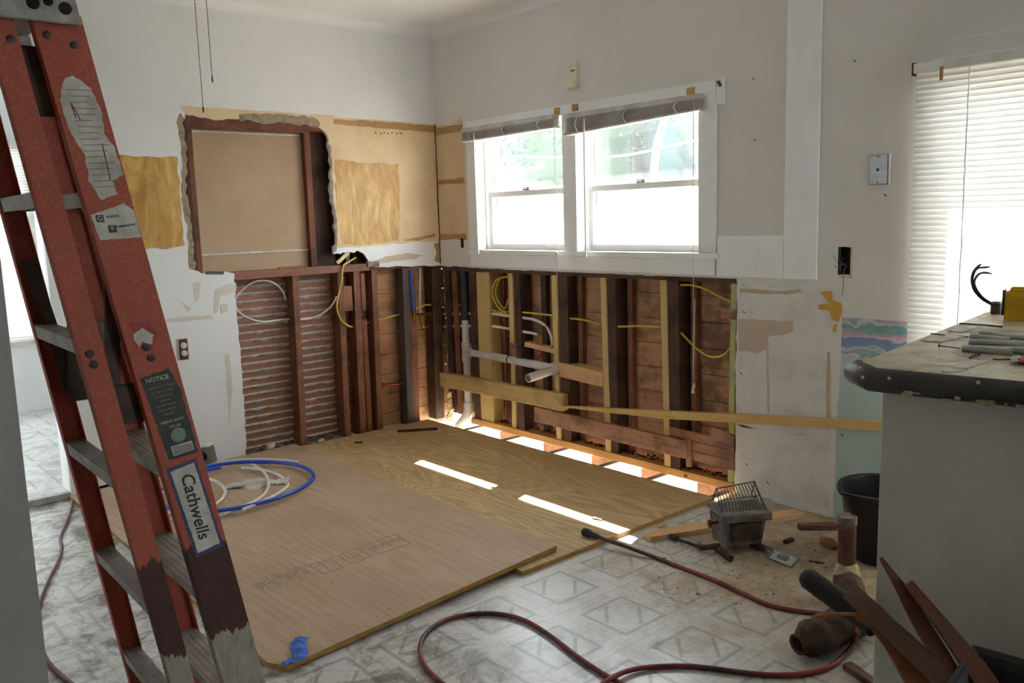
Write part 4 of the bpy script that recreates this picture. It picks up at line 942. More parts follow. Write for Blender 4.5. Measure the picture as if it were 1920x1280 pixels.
def blind_up(y1, y0, za, zb, drop1, drop0, label, cords, wand):
    b = thing('venetian_blind', label, 'window blind', (-0.045, (y0 + y1) / 2, za), 'raised blinds over the two windows')
    n = 13
    MB().quadbox([(-0.062, y1, za - 0.026), (-0.062, y0, zb - 0.026), (-0.024, y0, zb - 0.026), (-0.024, y1, za - 0.026), (-0.062, y1, za), (-0.062, y0, zb), (-0.024, y0, zb), (-0.024, y1, za)]).build('head_rail', M['slat_g'], b, bevel=0.002)
    sl = MB()
    for k in range(n):
        t = (k + 0.5) / n; a = za - 0.028 - drop1 * t; c = zb - 0.028 - drop0 * t; e = random.uniform(-.004, .004); x0 = -0.066 + e
        sl.quadbox([(x0, y1 - 0.006, a), (x0, y0 + 0.006, c), (x0 + 0.05, y0 + 0.006, c), (x0 + 0.05, y1 - 0.006, a), (x0, y1 - 0.006, a + 0.0016), (x0, y0 + 0.006, c + 0.0016), (x0 + 0.05, y0 + 0.006, c + 0.0016), (x0 + 0.05, y1 - 0.006, a + 0.0016)])
    sl.build('slats', M['slat_g'], b)
    a = za - 0.028 - drop1; c = zb - 0.028 - drop0
    MB().quadbox([(-0.066, y1, a - 0.012), (-0.066, y0, c - 0.012), (-0.020, y0, c - 0.012), (-0.020, y1, a - 0.012), (-0.066, y1, a), (-0.066, y0, c), (-0.020, y0, c), (-0.020, y1, a)]).build('bottom_rail', M['slat_g'], b, bevel=0.003)
    for t in (0.12, 0.5, 0.86):
        y = y1 + (y0 - y1) * t; zt = za + (zb - za) * t; d_ = drop1 + (drop0 - drop1) * t
        MB().tube([(-0.070, y, zt - 0.026), (-0.078, y + 0.012, zt - 0.03 - d_ * .5), (-0.072, y - 0.006, zt - 0.034 - d_), (-0.072, y + 0.010, zt - 0.03 - d_ * .7)], 0.0035, 5, 4).build('ladder_tape', M['plastw'], b, smooth=True)
    for p0, p1 in cords:
        MB().tube([p0, p1], 0.0016, 5, 0).build('pull_cord', M['cream'], b)
    if wand: MB().tube([wand[0], wand[1]], 0.005, 8, 0).build('tilt_wand', M['plastw'], b, smooth=True, label='slim white tilt wand')
    return b
b1 = blind_up(-0.355, -1.195, 1.905, 1.905, 0.045, 0.035, 'greyish raised slat blind bunched at the top of the window nearest the corner', [(PB(1039, 222, -0.07), PB(1043, 462, -0.07)), (PB(1043, 462, -0.07), PB(1046, 600, -0.07))], (PB(888, 250, -0.072), PB(897, 476, -0.072)))
MB().lathe([(0.004, -0.012), (0.011, -0.008), (0.011, 0.006), (0.003, 0.012)], PB(1044, 474, -0.07), n=10).build('cord_weight', M['plastw'], b1, smooth=True)
b2 = blind_up(-1.270, -2.165, 1.895, 1.895, 0.075, 0.038, 'greyish raised slat blind hanging skewed over the window farther from the corner', [(PB(1300, 178, -0.075), PB(1300, 700, -0.075)), (PB(1303, 560, -0.078), PB(1300, 716, -0.078))], (PB(1095, 222, -0.072), PB(1099, 482, -0.072)))
for q in (PB(1301, 722, -0.076), PB(1299, 732, -0.080)):
    MB().lathe([(0.002, 0.012), (0.005, 0.010), (0.009, -0.012), (0.0, -0.013)], q, n=10).build('tassel', M['cream'], b2, smooth=True, label='cream cord tassel')

# closed blind over the tall glazed door on the far right
dg_ = MB(); y0, y1 = D3; z0, z1 = D3Z
dg_.box(0.06, 0.10, y0, y0 + 0.08, z0, z1).box(0.06, 0.10, y1 - 0.08, y1, z0, z1).box(0.06, 0.10, y0 + 0.08, y1 - 0.08, z0, z0 + 0.1).box(0.06, 0.10, y0 + 0.08, y1 - 0.08, z1 - 0.08, z1).box(0.06, 0.10, (y0 + y1) / 2 - 0.04, (y0 + y1) / 2 + 0.04, z0 + 0.1, z1 - 0.08)
wd = dg_.build('window_3', M['trim'], kind='structure', bevel=0.003); BASE[wd.name] = Vector((0, 0, 0))
MB().box(0.078, 0.082, y0 + 0.08, (y0 + y1) / 2 - 0.04, z0 + 0.1, z1 - 0.08).box(0.078, 0.082, (y0 + y1) / 2 + 0.04, y1 - 0.08, z0 + 0.1, z1 - 0.08).build('pane', M['glass'], wd)
MB().box(-0.010, 0, -4.85, -3.125, 1.885, 1.955).build('trim_14', M['wallb'], kind='structure', bevel=0.003)
db = thing('venetian_blind', 'closed white slat blind glowing with daylight behind the counter', 'window blind', (-0.03, -3.95, 0.2), 'closed blinds over the bright windows')
MB().box(-0.055, -0.012, -4.78, -3.15, 1.845, 1.880).build('head_rail', M['plastw'], db, bevel=0.002)
sl = MB(); z = 1.835; k = 0
while z > 0.16:
    e = 0.0012 * mnoise.noise(Vector((k * 0.8, 0, 0)))
    a0 = Vector((-0.0265 + e, 0, z + 0.0115)); a1 = Vector((-0.0310 + e, 0, z)); a2 = Vector((-0.032 + e, 0, z - 0.0125))
    prof = [a0, a1, a2, a2 + Vector((0.0012, 0, 0)), a1 + Vector((0.0014, 0, 0)), a0 + Vector((0.0012, 0, 0))]
    sl.loft([[p + Vector((0, y, 0)) for p in prof] for y in (-4.77, -3.152)])
    z -= 0.0212; k += 1
sl.build('slats', M['blinds'], db)
MB().box(-0.045, -0.016, -4.77, -3.155, 0.145, 0.162).build('bottom_rail', M['plastw'], db, bevel=0.003)
for y in (-3.345, -3.9, -4.5):
    MB().tube([(-0.037, y + 0.003 * mnoise.noise(Vector((q * .9, y, 0))), 1.845 - q * 0.0212) for q in range(80)], 0.0022, 5, 0).build('ladder_cord', M['plastw'], db)
MB().box(-0.060, -0.056, -3.262, -3.250, 1.805, 1.855).build('clip', M['rawdark'], db, label='small ochre clip on the head rail')
MB().box(-0.046, -0.010, -3.150, -3.140, 1.838, 1.885).build('end_bracket', M['rust'], db)

# window of the hall behind, with its blind
hw = MB().box(-3.4, -1.90, 2.40, 2.46, 0.54, 0.60).box(-3.4, -1.90, 2.40, 2.46, 1.93, 1.98).box(-3.4, -3.34, 2.40, 2.46, 0.6, 1.93).box(-1.96, -1.90, 2.40, 2.46, 0.6, 1.93).build('window_4', M['trim'], kind='structure'); BASE[hw.name] = Vector((0, 0, 0))
MB().box(-3.34, -1.96, 2.428, 2.432, 0.6, 1.93).build('pane', M['glass'], hw)
hb = thing('venetian_blind', 'closed white slat blind in the hall window behind the ladder', 'window blind', (-2.6, 2.36, 0.5), 'closed blinds over the bright windows')
MB().box(-3.42, -1.88, 2.335, 2.375, 1.96, 1.995).build('head_rail', M['plastw'], hb, bevel=0.002)
sl = MB(); z = 1.95
while z > 0.56:
    prof = [Vector((0, 2.372, z + 0.011)), Vector((0, 2.362, z)), Vector((0, 2.359, z - 0.0125)), Vector((0, 2.3605, z - 0.0125)), Vector((0, 2.3636, z)), Vector((0, 2.3734, z + 0.011))]
    sl.loft([[p + Vector((x, 0, 0)) for p in prof] for x in (-3.41, -1.885)]); z -= 0.0212
sl.build('slats', M['blinds'], hb)
MB().quadbox([(-3.41, 2.345, 0.50), (-1.885, 2.345, 0.535), (-1.885, 2.372, 0.535), (-3.41, 2.372, 0.50), (-3.41, 2.345, 0.56), (-1.885, 2.345, 0.56), (-1.885, 2.372, 0.56), (-3.41, 2.372, 0.56)]).build('bottom_rail', M['slat_g'], hb, label='gathered slats at the bottom')

# ------------------------------------------------------------------ small fittings on the walls
th = thing('door_chime', 'cream plastic chime box high on the wall above the windows', 'chime box', PB(1076, 165))
a = PB(1066, 120); b = PB(1086, 164)
MB().box(-0.028, 0, a.y, b.y, b.z, a.z).build('case', M['cream'], th, bevel=0.005)
zc = a.z - 0.045
MB().box(-0.0295, -0.028, b.y + 0.006, b.y + 0.022, zc - 0.004, zc + 0.004).box(-0.0295, -0.028, b.y + 0.026, b.y + 0.034, zc - 0.004, zc + 0.004).build('indicator', M['rivet'], th)
MB().box(-0.0286, -0.028, b.y, a.y, zc - 0.012, zc - 0.010).build('seam', M['slat_g'], th)
pj = thing('phone_jack', 'brushed grey phone socket plate on the bare wall beside the big blind', 'phone socket', (0, -3.0, 1.44))
MB().box(-0.008, 0, -3.043, -2.962, 1.438, 1.556).build('plate', M['platesteel'], pj, bevel=0.003)
MB().box(-0.0075, 0.0, -3.049, -3.0435, 1.436, 1.558).build('rim', M['plastw'], pj)
MB().box(-0.0095, -0.008, -3.009, -2.992, 1.489, 1.506).build('socket', M['plastw'], pj)
MB().box(-0.0100, -0.0095, -3.005, -2.996, 1.492, 1.502).build('port', M['black'], pj)
for z in (1.447, 1.548): MB().lathe([(0.004, 0), (0.003, 0.002)], (-0.008, -3.001, z), (-1, 0, 0), 8).build('screw', M['rivet'], pj)
ob = thing('outlet_box', 'dark empty outlet hole with loose wires, beside the panel trim', 'outlet box', (0.03, -2.867, 1.07))
MB().box(0.0, 0.004, -2.845, -2.837, 1.07, 1.187).box(0, 0.004, -2.897, -2.889, 1.07, 1.187).box(0.022, 0.06, -2.9, -2.835, 1.06, 1.07).box(0.056, 0.06, -2.9, -2.835, 1.07, 1.19).box(0.022, 0.06, -2.9, -2.835, 1.187, 1.195).box(0.022, 0.06, -2.905, -2.897, 1.06, 1.19).box(0.022, 0.06, -2.837, -2.83, 1.06, 1.19).build('box', M['black'], ob)
MB().box(-0.001, 0.0, -2.9005, -2.893, 1.062, 1.19).box(-0.001, 0.0, -2.9, -2.84, 1.058, 1.068).build('torn_edge', M['chip'], ob)
for pts in ([(0.02, -2.86, 1.12), (-0.012, -2.845, 1.105), (-0.02, -2.83, 1.11)], [(0.02, -2.87, 1.11), (-0.015, -2.872, 1.09), (-0.012, -2.87, 1.03), (-0.006, -2.864, 0.985)], [(0.02, -2.85, 1.14), (-0.01, -2.86, 1.12), (-0.012, -2.88, 1.11)], [(-0.01, -2.84, 1.12), (-0.008, -2.82, 1.15)]):
    MB().tube(pts, 0.0016, 5, 4).build('loose_wire', M['steel'], ob, smooth=True)
sl_ = thing('outlet_slot', 'narrow dark slot with torn rim in the plaster by the window stool', 'wall slot', PB(867, 468))
p = PB(867, 455); MB().box(-0.003, 0.0, p.y - 0.013, p.y + 0.013, p.z - 0.032, p.z + 0.028).build('slot', M['hole'], sl_)
MB().box(-0.006, 0, p.y - 0.02, p.y + 0.02, p.z + 0.028, p.z + 0.038).build('rim', M['grout'], sl_, bevel=0.002)
ol = thing('wall_outlet', 'old white double socket without cover plate, low on the wall left of the laths', 'outlet', PA(342, 670))
a = PA(330, 636); b = PA(355, 673)
MB().box(a.x, b.x, -0.003, 0, b.z, a.z).build('cutout', M['mud'], ol)
MB().box(a.x + 0.012, b.x - 0.006, -0.007, -0.003, b.z + 0.002, a.z - 0.002).build('strap', M['rust'], ol, bevel=0.001)
xm = (a.x + b.x) / 2 + 0.003; zm_ = (a.z + b.z) / 2
for dz in (0.021, -0.021):
    f_ = MB().lathe([(0.0165, 0), (0.0165, 0.006), (0.014, 0.008), (0, 0.008)], (xm, -0.007, zm_ + dz), (0, -1, 0), 16).build('socket_face', M['plastw'], ol, smooth=True)
    MB().box(xm - 0.007, xm - 0.005, -0.0156, -0.0149, zm_ + dz, zm_ + dz + 0.008).box(xm + 0.005, xm + 0.007, -0.0156, -0.0149, zm_ + dz, zm_ + dz + 0.008).box(xm - 0.002, xm + 0.002, -0.0156, -0.0149, zm_ + dz - 0.009, zm_ + dz - 0.005).build('slots', M['black'], f_)

# pull chains hanging from the ceiling
d_ = ray(374, 0); q = CAM + d_ * 3.0
for (pa, pb, lab) in (((372, 0), (381, 205), 'longer of two beaded pull chains hanging from the ceiling'), ((389, 0), (398, 148), 'shorter of two beaded pull chains hanging from the ceiling')):
    nn = Vector((FW.x, FW.y, 0)).normalized()
    a = hit(*pa, q, nn); b = hit(*pb, q, nn); a = Vector((b.x, b.y, HC))
    pc = thing('pull_chain', lab, 'pull chain', (b.x, b.y, b.z), 'pull chains')
    m = MB(); m.tube([b, a], 0.0011, 5, 0); nb = int((a.z - b.z) / 0.012)
    for k in range(nb): m.lathe([(0.0, -0.003), (0.0022, 0.0), (0.0, 0.003)], (b.x, b.y, b.z + k * 0.012), n=6)
    m.build('bead_chain', M['rivet'], pc, kind=None)
    MB().lathe([(0.0, -0.012), (0.003, -0.010), (0.003, 0.006), (0.0012, 0.01)], b, n=8).build('end_bell', M['rivet'], pc, smooth=True)

# ------------------------------------------------------------------ plywood sheets
ZP = 0.0195
pl = thing('plywood_sheet', 'lighter swirl-grained plywood sheet with sun patches beside the floor gap', 'plywood', (-0.77, -1.18, 0), 'plywood sheets')
MB().box(-1.385, -0.172, -2.342, -0.015, 0.0005, ZP - 0.001).build('edge_plies', M['plyedge'], pl)
MB().box(-1.385, -0.172, -2.342, -0.015, ZP - 0.001, ZP).build('face', M['ply_light'], pl)
DY = math.atan2(ZP, 1.22)
pd = thing('plywood_sheet', 'darker stamped plywood sheet lying partly over the lighter sheet, nearest the ladder', 'plywood', (-2.40, -2.36, 0), 'plywood sheets')
def dz(x): return (x + 2.40) / 1.015 * (ZP + 0.0006) if x < -1.385 else ZP + 0.0006
def darkz(x): return 0.0008 + (x + 2.40) / 1.245 * (ZP + 0.0045)
outl = [(-2.395, -2.30), (-2.36, -2.362), (-1.155, -2.292), (-1.150, -0.015), (-2.395, -0.02)]
MB().prism([outl], lambda a, b: (a, b, darkz(a) + 0.0170), (0, 0, -1), 0.0170).build('edge_plies', M['plyedge'], pd)
MB().prism([outl], lambda a, b: (a, b, darkz(a) + 0.0182), (0, 0, -1), 0.0012).build('face', M['ply_dark'], pd)
def PD(px, py):
    p = PF(px, py, 0.03)
    for _ in range(3): p = PF(px, py, darkz(p.x) + 0.0184)
    return p
def strokes(lines, wid):
    mb = MB()
    for ln in lines:
        for a, b in zip(ln[:-1], ln[1:]):
            A_, B_ = PD(*a), PD(*b); d = (B_ - A_)
            if d.length < 1e-5: continue
            mb.obox((A_ + B_) / 2, d.normalized(), Vector((0, 0, 1)).cross(d).normalized(), (0, 0, 1), d.length, wid, 0.0006)
    return mb
strokes([[(578, 1060), (621, 1046), (642, 1064), (607, 1076), (578, 1060)], [(633, 1042), (672, 1028), (697, 1042), (661, 1057), (633, 1042)], [(673, 1027), (742, 1001), (770, 1019), (698, 1041)], [(596, 1057), (616, 1051)], [(600, 1055), (620, 1069)], [(590, 1063), (600, 1058)], [(618, 1051), (626, 1056)]], 0.0035).build('mill_stamp', M['stamp'], pd, label='faded grey mill stamp in boxes')
rng = random.Random(11); ls = []
for k in range(26):      # smudged lettering
    t = k / 26; x = 474 + 100 * t; y = 1094 - 36 * t; L = rng.uniform(6, 20); s0 = rng.uniform(-4, 6)
    ls.append([(x + s0 * .9, y + s0), (x + (s0 + L) * 0.95, y + s0 + L * 0.75)])
for k in range(20):
    t = k / 20; x = 690 + 62 * t; y = 1026 - 22 * t; L = rng.uniform(5, 13)
    ls.append([(x, y), (x + L * 1.1, y + L * .7)])
ls += [[(640, 1044), (652, 1052)], [(648, 1042), (662, 1049)], [(654, 1037), (676, 1050)], [(664, 1036), (684, 1046)], [(668, 1040), (678, 1036)], [(660, 1046), (672, 1042)]]
strokes(ls, 0.003).build('smudged_lettering', M['stamp'], pd, label='smudged grey stamped letters', kind='stuff')
# blue tape scrap
tp = MB(); path = [(549, 1222), (560, 1215), (572, 1206)], [(572, 1206), (556, 1216)]
q = [(528, 1248), (545, 1242), (563, 1240), (571, 1225), (562, 1212), (573, 1203)]
c = [PD(*a) + Vector((0, 0, 0.004)) for a in [(530, 1248), (546, 1240), (560, 1236), (565, 1222), (556, 1212), (566, 1198)]]
secs = []
for k in range(21):
    t = k / 20 * 5; i = min(4, int(t)); f = t - i; p = c[i].lerp(c[i + 1], f); d = (c[i + 1] - c[i]).normalized(); s_ = Vector((0, 0, 1)).cross(d).normalized()
    wv = 0.010 + 0.014 * min(1, k / 8) + 0.004 * math.sin(k * 1.9); up_ = Vector((0, 0, 0.006 * abs(math.sin(k * 1.3))))
    secs.append([p - s_ * wv + up_ * 0.4, p + up_ * 1.4 + Vector((0, 0, .001)), p + s_ * wv + up_ * .2, p + up_ * 1.4 - Vector((0, 0, .001))])
tp.loft(secs).build('tape_scrap', M['bluetape'], None, label='crumpled scrap of blue painter tape on the near corner of the stamped plywood', cat='tape', base=c[2])

# ------------------------------------------------------------------ coils, rag, socket box on the plywood
zc = 0.060
bc = thing('blue_tubing', 'bright blue plastic tubing coiled on the plywood behind the ladder', 'tubing', PF(440, 915, 0.04))
pts = [PF(413, 876, zc), PF(385, 882, zc), PF(350, 892, zc), PF(312, 912, zc), PF(296, 932, zc), PF(318, 952, zc), PF(360, 959, zc), PF(410, 957, zc), PF(470, 947, zc), PF(530, 930, zc), PF(575, 908, zc), PF(588, 892, zc), PF(572, 877, zc), PF(535, 868, zc), PF(480, 865, zc + .005), PF(430, 868, zc + .008), PF(390, 874, zc + .012), PF(368, 880, zc + .01)]
MB().tube(pts, 0.0095, 10, 6).build('tube', M['pexb'], bc, smooth=True)
MB().tube([pts[0], pts[0] + (pts[0] - pts[1]).normalized() * 0.002], 0.0070, 10, 0).build('bore', M['hole'], bc)
wt = 0.047
for pp, lab in (
    ([(560, 866), (520, 862), (470, 861), (430, 864), (395, 872), (350, 888), (315, 908), (300, 935), (330, 958), (400, 967), (430, 960)], 'white tubing lying almost hidden beneath the blue coil'),
    ([(470, 869), (492, 882), (503, 902), (500, 920), (485, 935), (462, 947), (440, 956)], 'white tubing end curving in front of the rag inside the blue coil'),
    ([(453, 877), (480, 879), (510, 886), (530, 896), (540, 908), (532, 917), (510, 931), (485, 943), (455, 955)], 'white tubing end passing under the rag inside the blue coil'),
    ([(375, 897), (392, 898), (410, 905), (422, 918), (418, 932), (405, 944), (380, 957), (335, 970), (295, 978)], 'white tubing arc between ladder and rag'),
    ([(292, 959), (318, 962), (350, 960), (385, 952)], 'short white tubing end nearest the far ladder rail')):
    P_ = [PF(a, b, wt + 0.012 * math.sin(k * 1.1)) for k, (a, b) in enumerate(pp)]
    MB().tube(P_, 0.0078, 10, 6).build('white_tubing', M['pexw'], None, smooth=True, label=lab, cat='tubing', group='white tubing on the plywood', base=P_[0])
rg = MB(); c0 = PF(424, 914, 0.03); c1 = PF(540, 905, 0.03); secs = []
for k in range(33):
    t = k / 32; c = c0.lerp(c1, t); rr = 0.022 + 0.028 * math.sin(math.pi * min(1, t * 1.15)) + 0.012 * mnoise.noise(Vector((t * 7, 0, 0)))
    if t > 0.8: rr = 0.030 + 0.05 * (t - 0.8) * 5 * 0.5
    sec = []
    for j in range(20):
        a = 2 * math.pi * j / 20
        r_ = rr * (1 + 0.35 * mnoise.noise(Vector((t * 4 + 9, math.cos(a) * 1.6, math.sin(a) * 1.6))) + 0.18 * math.sin(a * 5 + t * 9))
        fl = 0.45 if t < 0.85 else 0.30
        p = c + Vector((RT.x, RT.y, 0)).normalized() * 0.006 * math.sin(t * 12) + Vector((FW.x, FW.y, 0)).normalized() * r_ * math.cos(a) * 1.1 + Vector((0, 0, max(-0.008, r_ * math.sin(a) * fl * 1.3)))
        sec.append(p)
    secs.append(sec)
rg.loft(secs).build('rag', M['rag'], None, smooth=True, label='crumpled dirty white rag lying inside the coil of blue tubing', cat='rag', base=c0)
sb = thing('socket_box', 'grey surface socket box with round black face by the foot of the white wall', 'socket box', PF(388, 872, 0.03))
o_ = PF(388, 868, 0.03); X = Vector((RT.x, RT.y, 0)).normalized(); Yv = Vector((FW.x, FW.y, 0)).normalized()
X2 = (X * 0.94 - Yv * 0.3).normalized(); Y2 = Vector((0, 0, 1)).cross(X2).normalized(); tl = Matrix.Rotation(-0.16, 3, Y2); X3 = tl @ X2; Z3 = tl @ Vector((0, 0, 1))
ctr = o_ + Vector((0, 0, 0.050))
MB().obox(ctr, X3, Y2, Z3, 0.085, 0.06, 0.095).build('case', M['platesteel'], sb, bevel=0.004)
MB().lathe([(0.026, 0), (0.026, 0.004), (0.020, 0.006), (0, 0.006)], ctr - Y2 * 0.030 - Z3 * .004, -Y2, 20).build('socket_face', M['black'], sb, smooth=True, label='round black socket face')
MB().obox(ctr + Z3 * 0.050, X3, Y2, Z3, 0.075, 0.05, 0.012).build('clamp', M['cream'], sb, bevel=0.003)

# small scraps on the plywood and by the walls
def scrap(name, pa, pb, z, wid, thk, mat, label, cat='scrap', jit=0.003, taper=None, seg=5):
    a = PF(*pa, z); b = PF(*pb, z)
    return MB().board(a, b, wid, thk, (0, 0, 1), seg, jit, taper).build(name, M[mat], None, label=label, cat=cat, base=a)
scrap('wood_scrap', (746, 808), (820, 803), ZP + 0.006, 0.035, 0.010, 'darkscrap', 'dark ragged bark strip on the plywood in front of the corner studs')
scrap('wood_scrap', (664, 829), (680, 829), ZP + 0.004, 0.012, 0.006, 'black', 'tiny black scrap on the plywood in front of the cut studs')
scrap('wood_scrap', (664, 849), (682, 848), ZP + 0.003, 0.012, 0.004, 'raw', 'tiny pale splinter on the plywood beyond the rag')
scrap('metal_scrap', (1112, 970), (1130, 974), ZP + 0.003, 0.02, 0.004, 'steel', 'small shiny scrap at the edge of the larger sun patch')
scrap('wood_scrap', (360, 838), (382, 832), 0.03, 0.012, 0.01, 'raw', 'pale splinter by the rubble beside the socket box')

# ------------------------------------------------------------------ floor clutter on the right
scrap('pine_board', (1213, 1006), (1500, 962), 0.012, 0.068, 0.022, 'pine_t', 'fresh pine board lying on the floor beneath the old heater', 'board', 0.001)
scrap('wood_scrap', (1497, 986), (1568, 986), 0.014, 0.035, 0.022, 'debris_wood', 'dark reddish wood offcut on the floor in front of the black bucket')
scrap('wood_scrap', (1540, 1008), (1566, 1026), 0.012, 0.04, 0.016, 'debris_orange', 'orange splintered chunk beside the upright rusty pipe', taper=lambda t: 0.35 + math.sin(t * 3.1))
scrap('wood_scrap', (1588, 1246), (1660, 1296), 0.012, 0.028, 0.018, 'debris_wood', 'brown stick on the floor at the foot of the counter panel')
scrap('wood_scrap', (1472, 1016), (1486, 1010), 0.008, 0.02, 0.012, 'darkscrap', 'small dark chip on the sawdust near the clear plastic tray')
scrap('wood_scrap', (1517, 1051), (1546, 1056), 0.004, 0.006, 0.004, 'darkscrap', 'thin dark sliver on the sawdust beside the clear tray')
scrap('plaster_chip', (1424, 936), (1446, 938), 0.008, 0.03, 0.014, 'label_w', 'white plaster chip at the foot of the white wall beyond the heater', 'plaster')
scrap('plaster_chip', (1234, 987), (1246, 984), 0.006, 0.02, 0.010, 'chip', 'pale plaster chip between the plywood edge and the pine board', 'plaster')
scrap('wood_scrap', (1414, 930), (1430, 928), 0.006, 0.02, 0.010, 'darkscrap', 'dark chip against the foot of the white wall beyond the heater')
rb = MB(); rng = random.Random(21)
for k in range(900):
    px = rng.uniform(1230, 1600); py = rng.uniform(960, 1140)
    p = PF(px, py, 0.0)
    if p.y > -2.42 or p.x > -0.05: continue
    s_ = rng.uniform(0.0006, 0.0026) * (1 if rng.random() < .93 else 2.0); a = rng.uniform(0, 3.1)
    rb.obox((p.x, p.y, 0.002), (math.cos(a), math.sin(a), .1), (-math.sin(a), math.cos(a), 0), (0, 0, 1), s_ * rng.uniform(1, 3), s_, s_ * .6)
rb.build('sawdust_litter', M['debris_wood'], None, kind='stuff', label='brown chips and sawdust strewn over the floor round the heater', cat='litter')
# clear tray
ty = thing('plastic_tray', 'small clear plastic tray with a white card inside on the sawdust', 'tray', PF(1462, 1060))
q = [PF(1439, 1048), PF(1484, 1066), PF(1498, 1050), PF(1452, 1034)]
hgt = 0.045; cen = sum(q, Vector()) / 4
tp_ = [cen + (p - cen) * 1.12 + Vector((0, 0, hgt)) for p in q]; bt = [p + Vector((0, 0, 0.002)) for p in q]
mb = MB()
for k in range(4):
    a, b = bt[k], bt[(k + 1) % 4]; c_, d_ = tp_[(k + 1) % 4], tp_[k]; n_ = (b - a).cross(d_ - a).normalized() * 0.0015
    mb.quadbox([a, b, b + n_, a + n_, d_, c_, c_ + n_, d_ + n_])
mb.quadbox([p for p in bt] + [p + Vector((0, 0, 0.0015)) for p in bt]).build('shell', M['tray'], ty)
mb = MB().quadbox([cen + (p - cen) * 0.9 + Vector((0, 0, 0.005)) for p in q] + [cen + (p - cen) * 0.9 + Vector((0, 0, 0.007)) for p in q]); mb.build('card', M['plastw'], ty, label='white card')
mb = MB().quadbox([cen + (p - cen) * 0.4 + Vector((0, 0, 0.008)) for p in q] + [cen + (p - cen) * 0.4 + Vector((0, 0, 0.016)) for p in q]); mb.build('blade', M['steel'], ty, label='blue-grey metal piece')

# old heater with wire guard
hc = PF(1386, 1030, 0.0)
ht = thing('gas_heater', 'old sooty heater with bent wire guard lying on the floor by the plywood corner', 'heater', hc)
HX = Vector((RT.x, RT.y, 0)).normalized(); HX = (HX * 0.985 + Vector((FW.x, FW.y, 0)).normalized() * 0.17).normalized(); HY = Vector((0, 0, 1)).cross(HX).normalized(); HZ = Vector((0, 0, 1))
def H(a, b, c): return hc + HX * a + HY * b + HZ * c
MB().quadbox([H(-.075, -.045, .035), H(.075, -.045, .035), H(.085, .07, .03), H(-.085, .07, .03), H(-.088, -.055, .142), H(.088, -.055, .142), H(.098, .075, .150), H(-.098, .075, .150)]).build('body', M['heater'], ht, bevel=0.004)
MB().quadbox([H(-.105, -.072, .140), H(.105, -.072, .140), H(.105, -.05, .140), H(-.105, -.05, .140), H(-.105, -.072, .172), H(.105, -.072, .172), H(.105, -.05, .172), H(-.105, -.05, .172)]).quadbox([H(-.105, -.05, .16), H(.105, -.05, .16), H(.108, .08, .165), H(-.108, .08, .165), H(-.105, -.05, .172), H(.105, -.05, .172), H(.108, .08, .177), H(-.108, .08, .177)]).build('rim', M['heater'], ht, bevel=0.003)
MB().quadbox([H(-.055, -.052, .055), H(.062, -.052, .055), H(.062, -.044, .055), H(-.055, -.044, .055), H(-.062, -.063, .132), H(.066, -.063, .132), H(.066, -.050, .132), H(-.062, -.050, .132)]).build('front_plate', M['heater_d'], ht, label='sooty darker front plate')
gd = MB()
fr = [H(-.088, -.03, .17), H(-.078, .05, .245), H(.086, .05, .262), H(.098, -.03, .17)]
gd.tube(fr, 0.0030, 6, 0)
for k in range(13):
    t = (k + 0.5) / 13; a = fr[0].lerp(fr[3], t); b = fr[1].lerp(fr[2], t)
    gd.tube([a, a.lerp(b, .5) + HY * -0.010, b], 0.0020, 5, 3)
gd.tube([fr[0].lerp(fr[1], .5), fr[3].lerp(fr[2], .5)], 0.0018, 5, 0)
gd.tube([fr[1], H(-.080, .085, .19)], 0.0025, 5, 0).tube([fr[2], H(.09, .085, .19)], 0.0025, 5, 0)
gd.build('wire_guard', M['wire'], ht, smooth=True, label='bent wire guard')
MB().tube([H(-.095, .02, .016), H(-.085, -.11, .014)], 0.014, 10, 0).build('leg', M['heater_d'], ht, smooth=True)
MB().tube([H(.06, .02, .016), H(.098, -.075, .014)], 0.014, 10, 0).build('leg', M['heater_d'], ht, smooth=True)
MB().tube([H(-.085, -.01, .028), H(-.155, .005, .022), H(-.16, .03, .022)], 0.011, 10, 3).build('inlet_pipe', M['heater_d'], ht, smooth=True)
MB().tube([H(-.085, .0, .125), H(-.125, .0, .120)], 0.006, 8, 0).lathe([(0, 0), (0.016, 0.001), (0.016, 0.008), (0, 0.010)], H(-.122, .0, .120), -HX, 10).build('valve_knob', M['rust'], ht, smooth=True)
MB().tube([H(-.14, .01, .024), PF(1310, 1024, .012), PF(1290, 1017, .012), PF(1268, 1010, .014)], 0.006, 8, 4).tube([PF(1270, 1010, .014), PF(1256, 1004, .014)], 0.011, 8, 0).build('gas_hose', M['black'], ht, smooth=True)

# black bucket behind the counter
bcn = PF(1655, 1044, 0.0)
bk = thing('bucket', 'dark navy plastic bucket with pouring lip standing behind the end of the counter', 'bucket', bcn)
lipdir = (-HX * 0.96 - Yv * 0.28).normalized(); la = math.atan2(lipdir.y, lipdir.x)
def lip(p, a, r, z):
    d = math.atan2(math.sin(a - la), math.cos(a - la)); k = max(0, (z - 0.16) / 0.12); f = math.exp(-(d / 0.42) ** 2) * k * k
    return p + lipdir * 0.050 * f + Vector((0, 0, 0.012 * f))
MB().lathe([(0.0, 0.001), (0.112, 0.001), (0.118, 0.01), (0.150, 0.20), (0.158, 0.268), (0.170, 0.270), (0.172, 0.285), (0.164, 0.288), (0.154, 0.283), (0.144, 0.20), (0.112, 0.012), (0.0, 0.010)], bcn, n=44, warp=lip).build('pail', M['bin'], bk, smooth=True)
MB().tube([bcn + Vector((math.cos(t) * 0.146, math.sin(t) * 0.146, 0.235 - 0.02 * math.sin((t - la) * 1.0))) for t in [la + 1.2 + k * 0.2 for k in range(14)]], 0.003, 6, 2).build('bail_handle', M['steel'], bk, smooth=True)

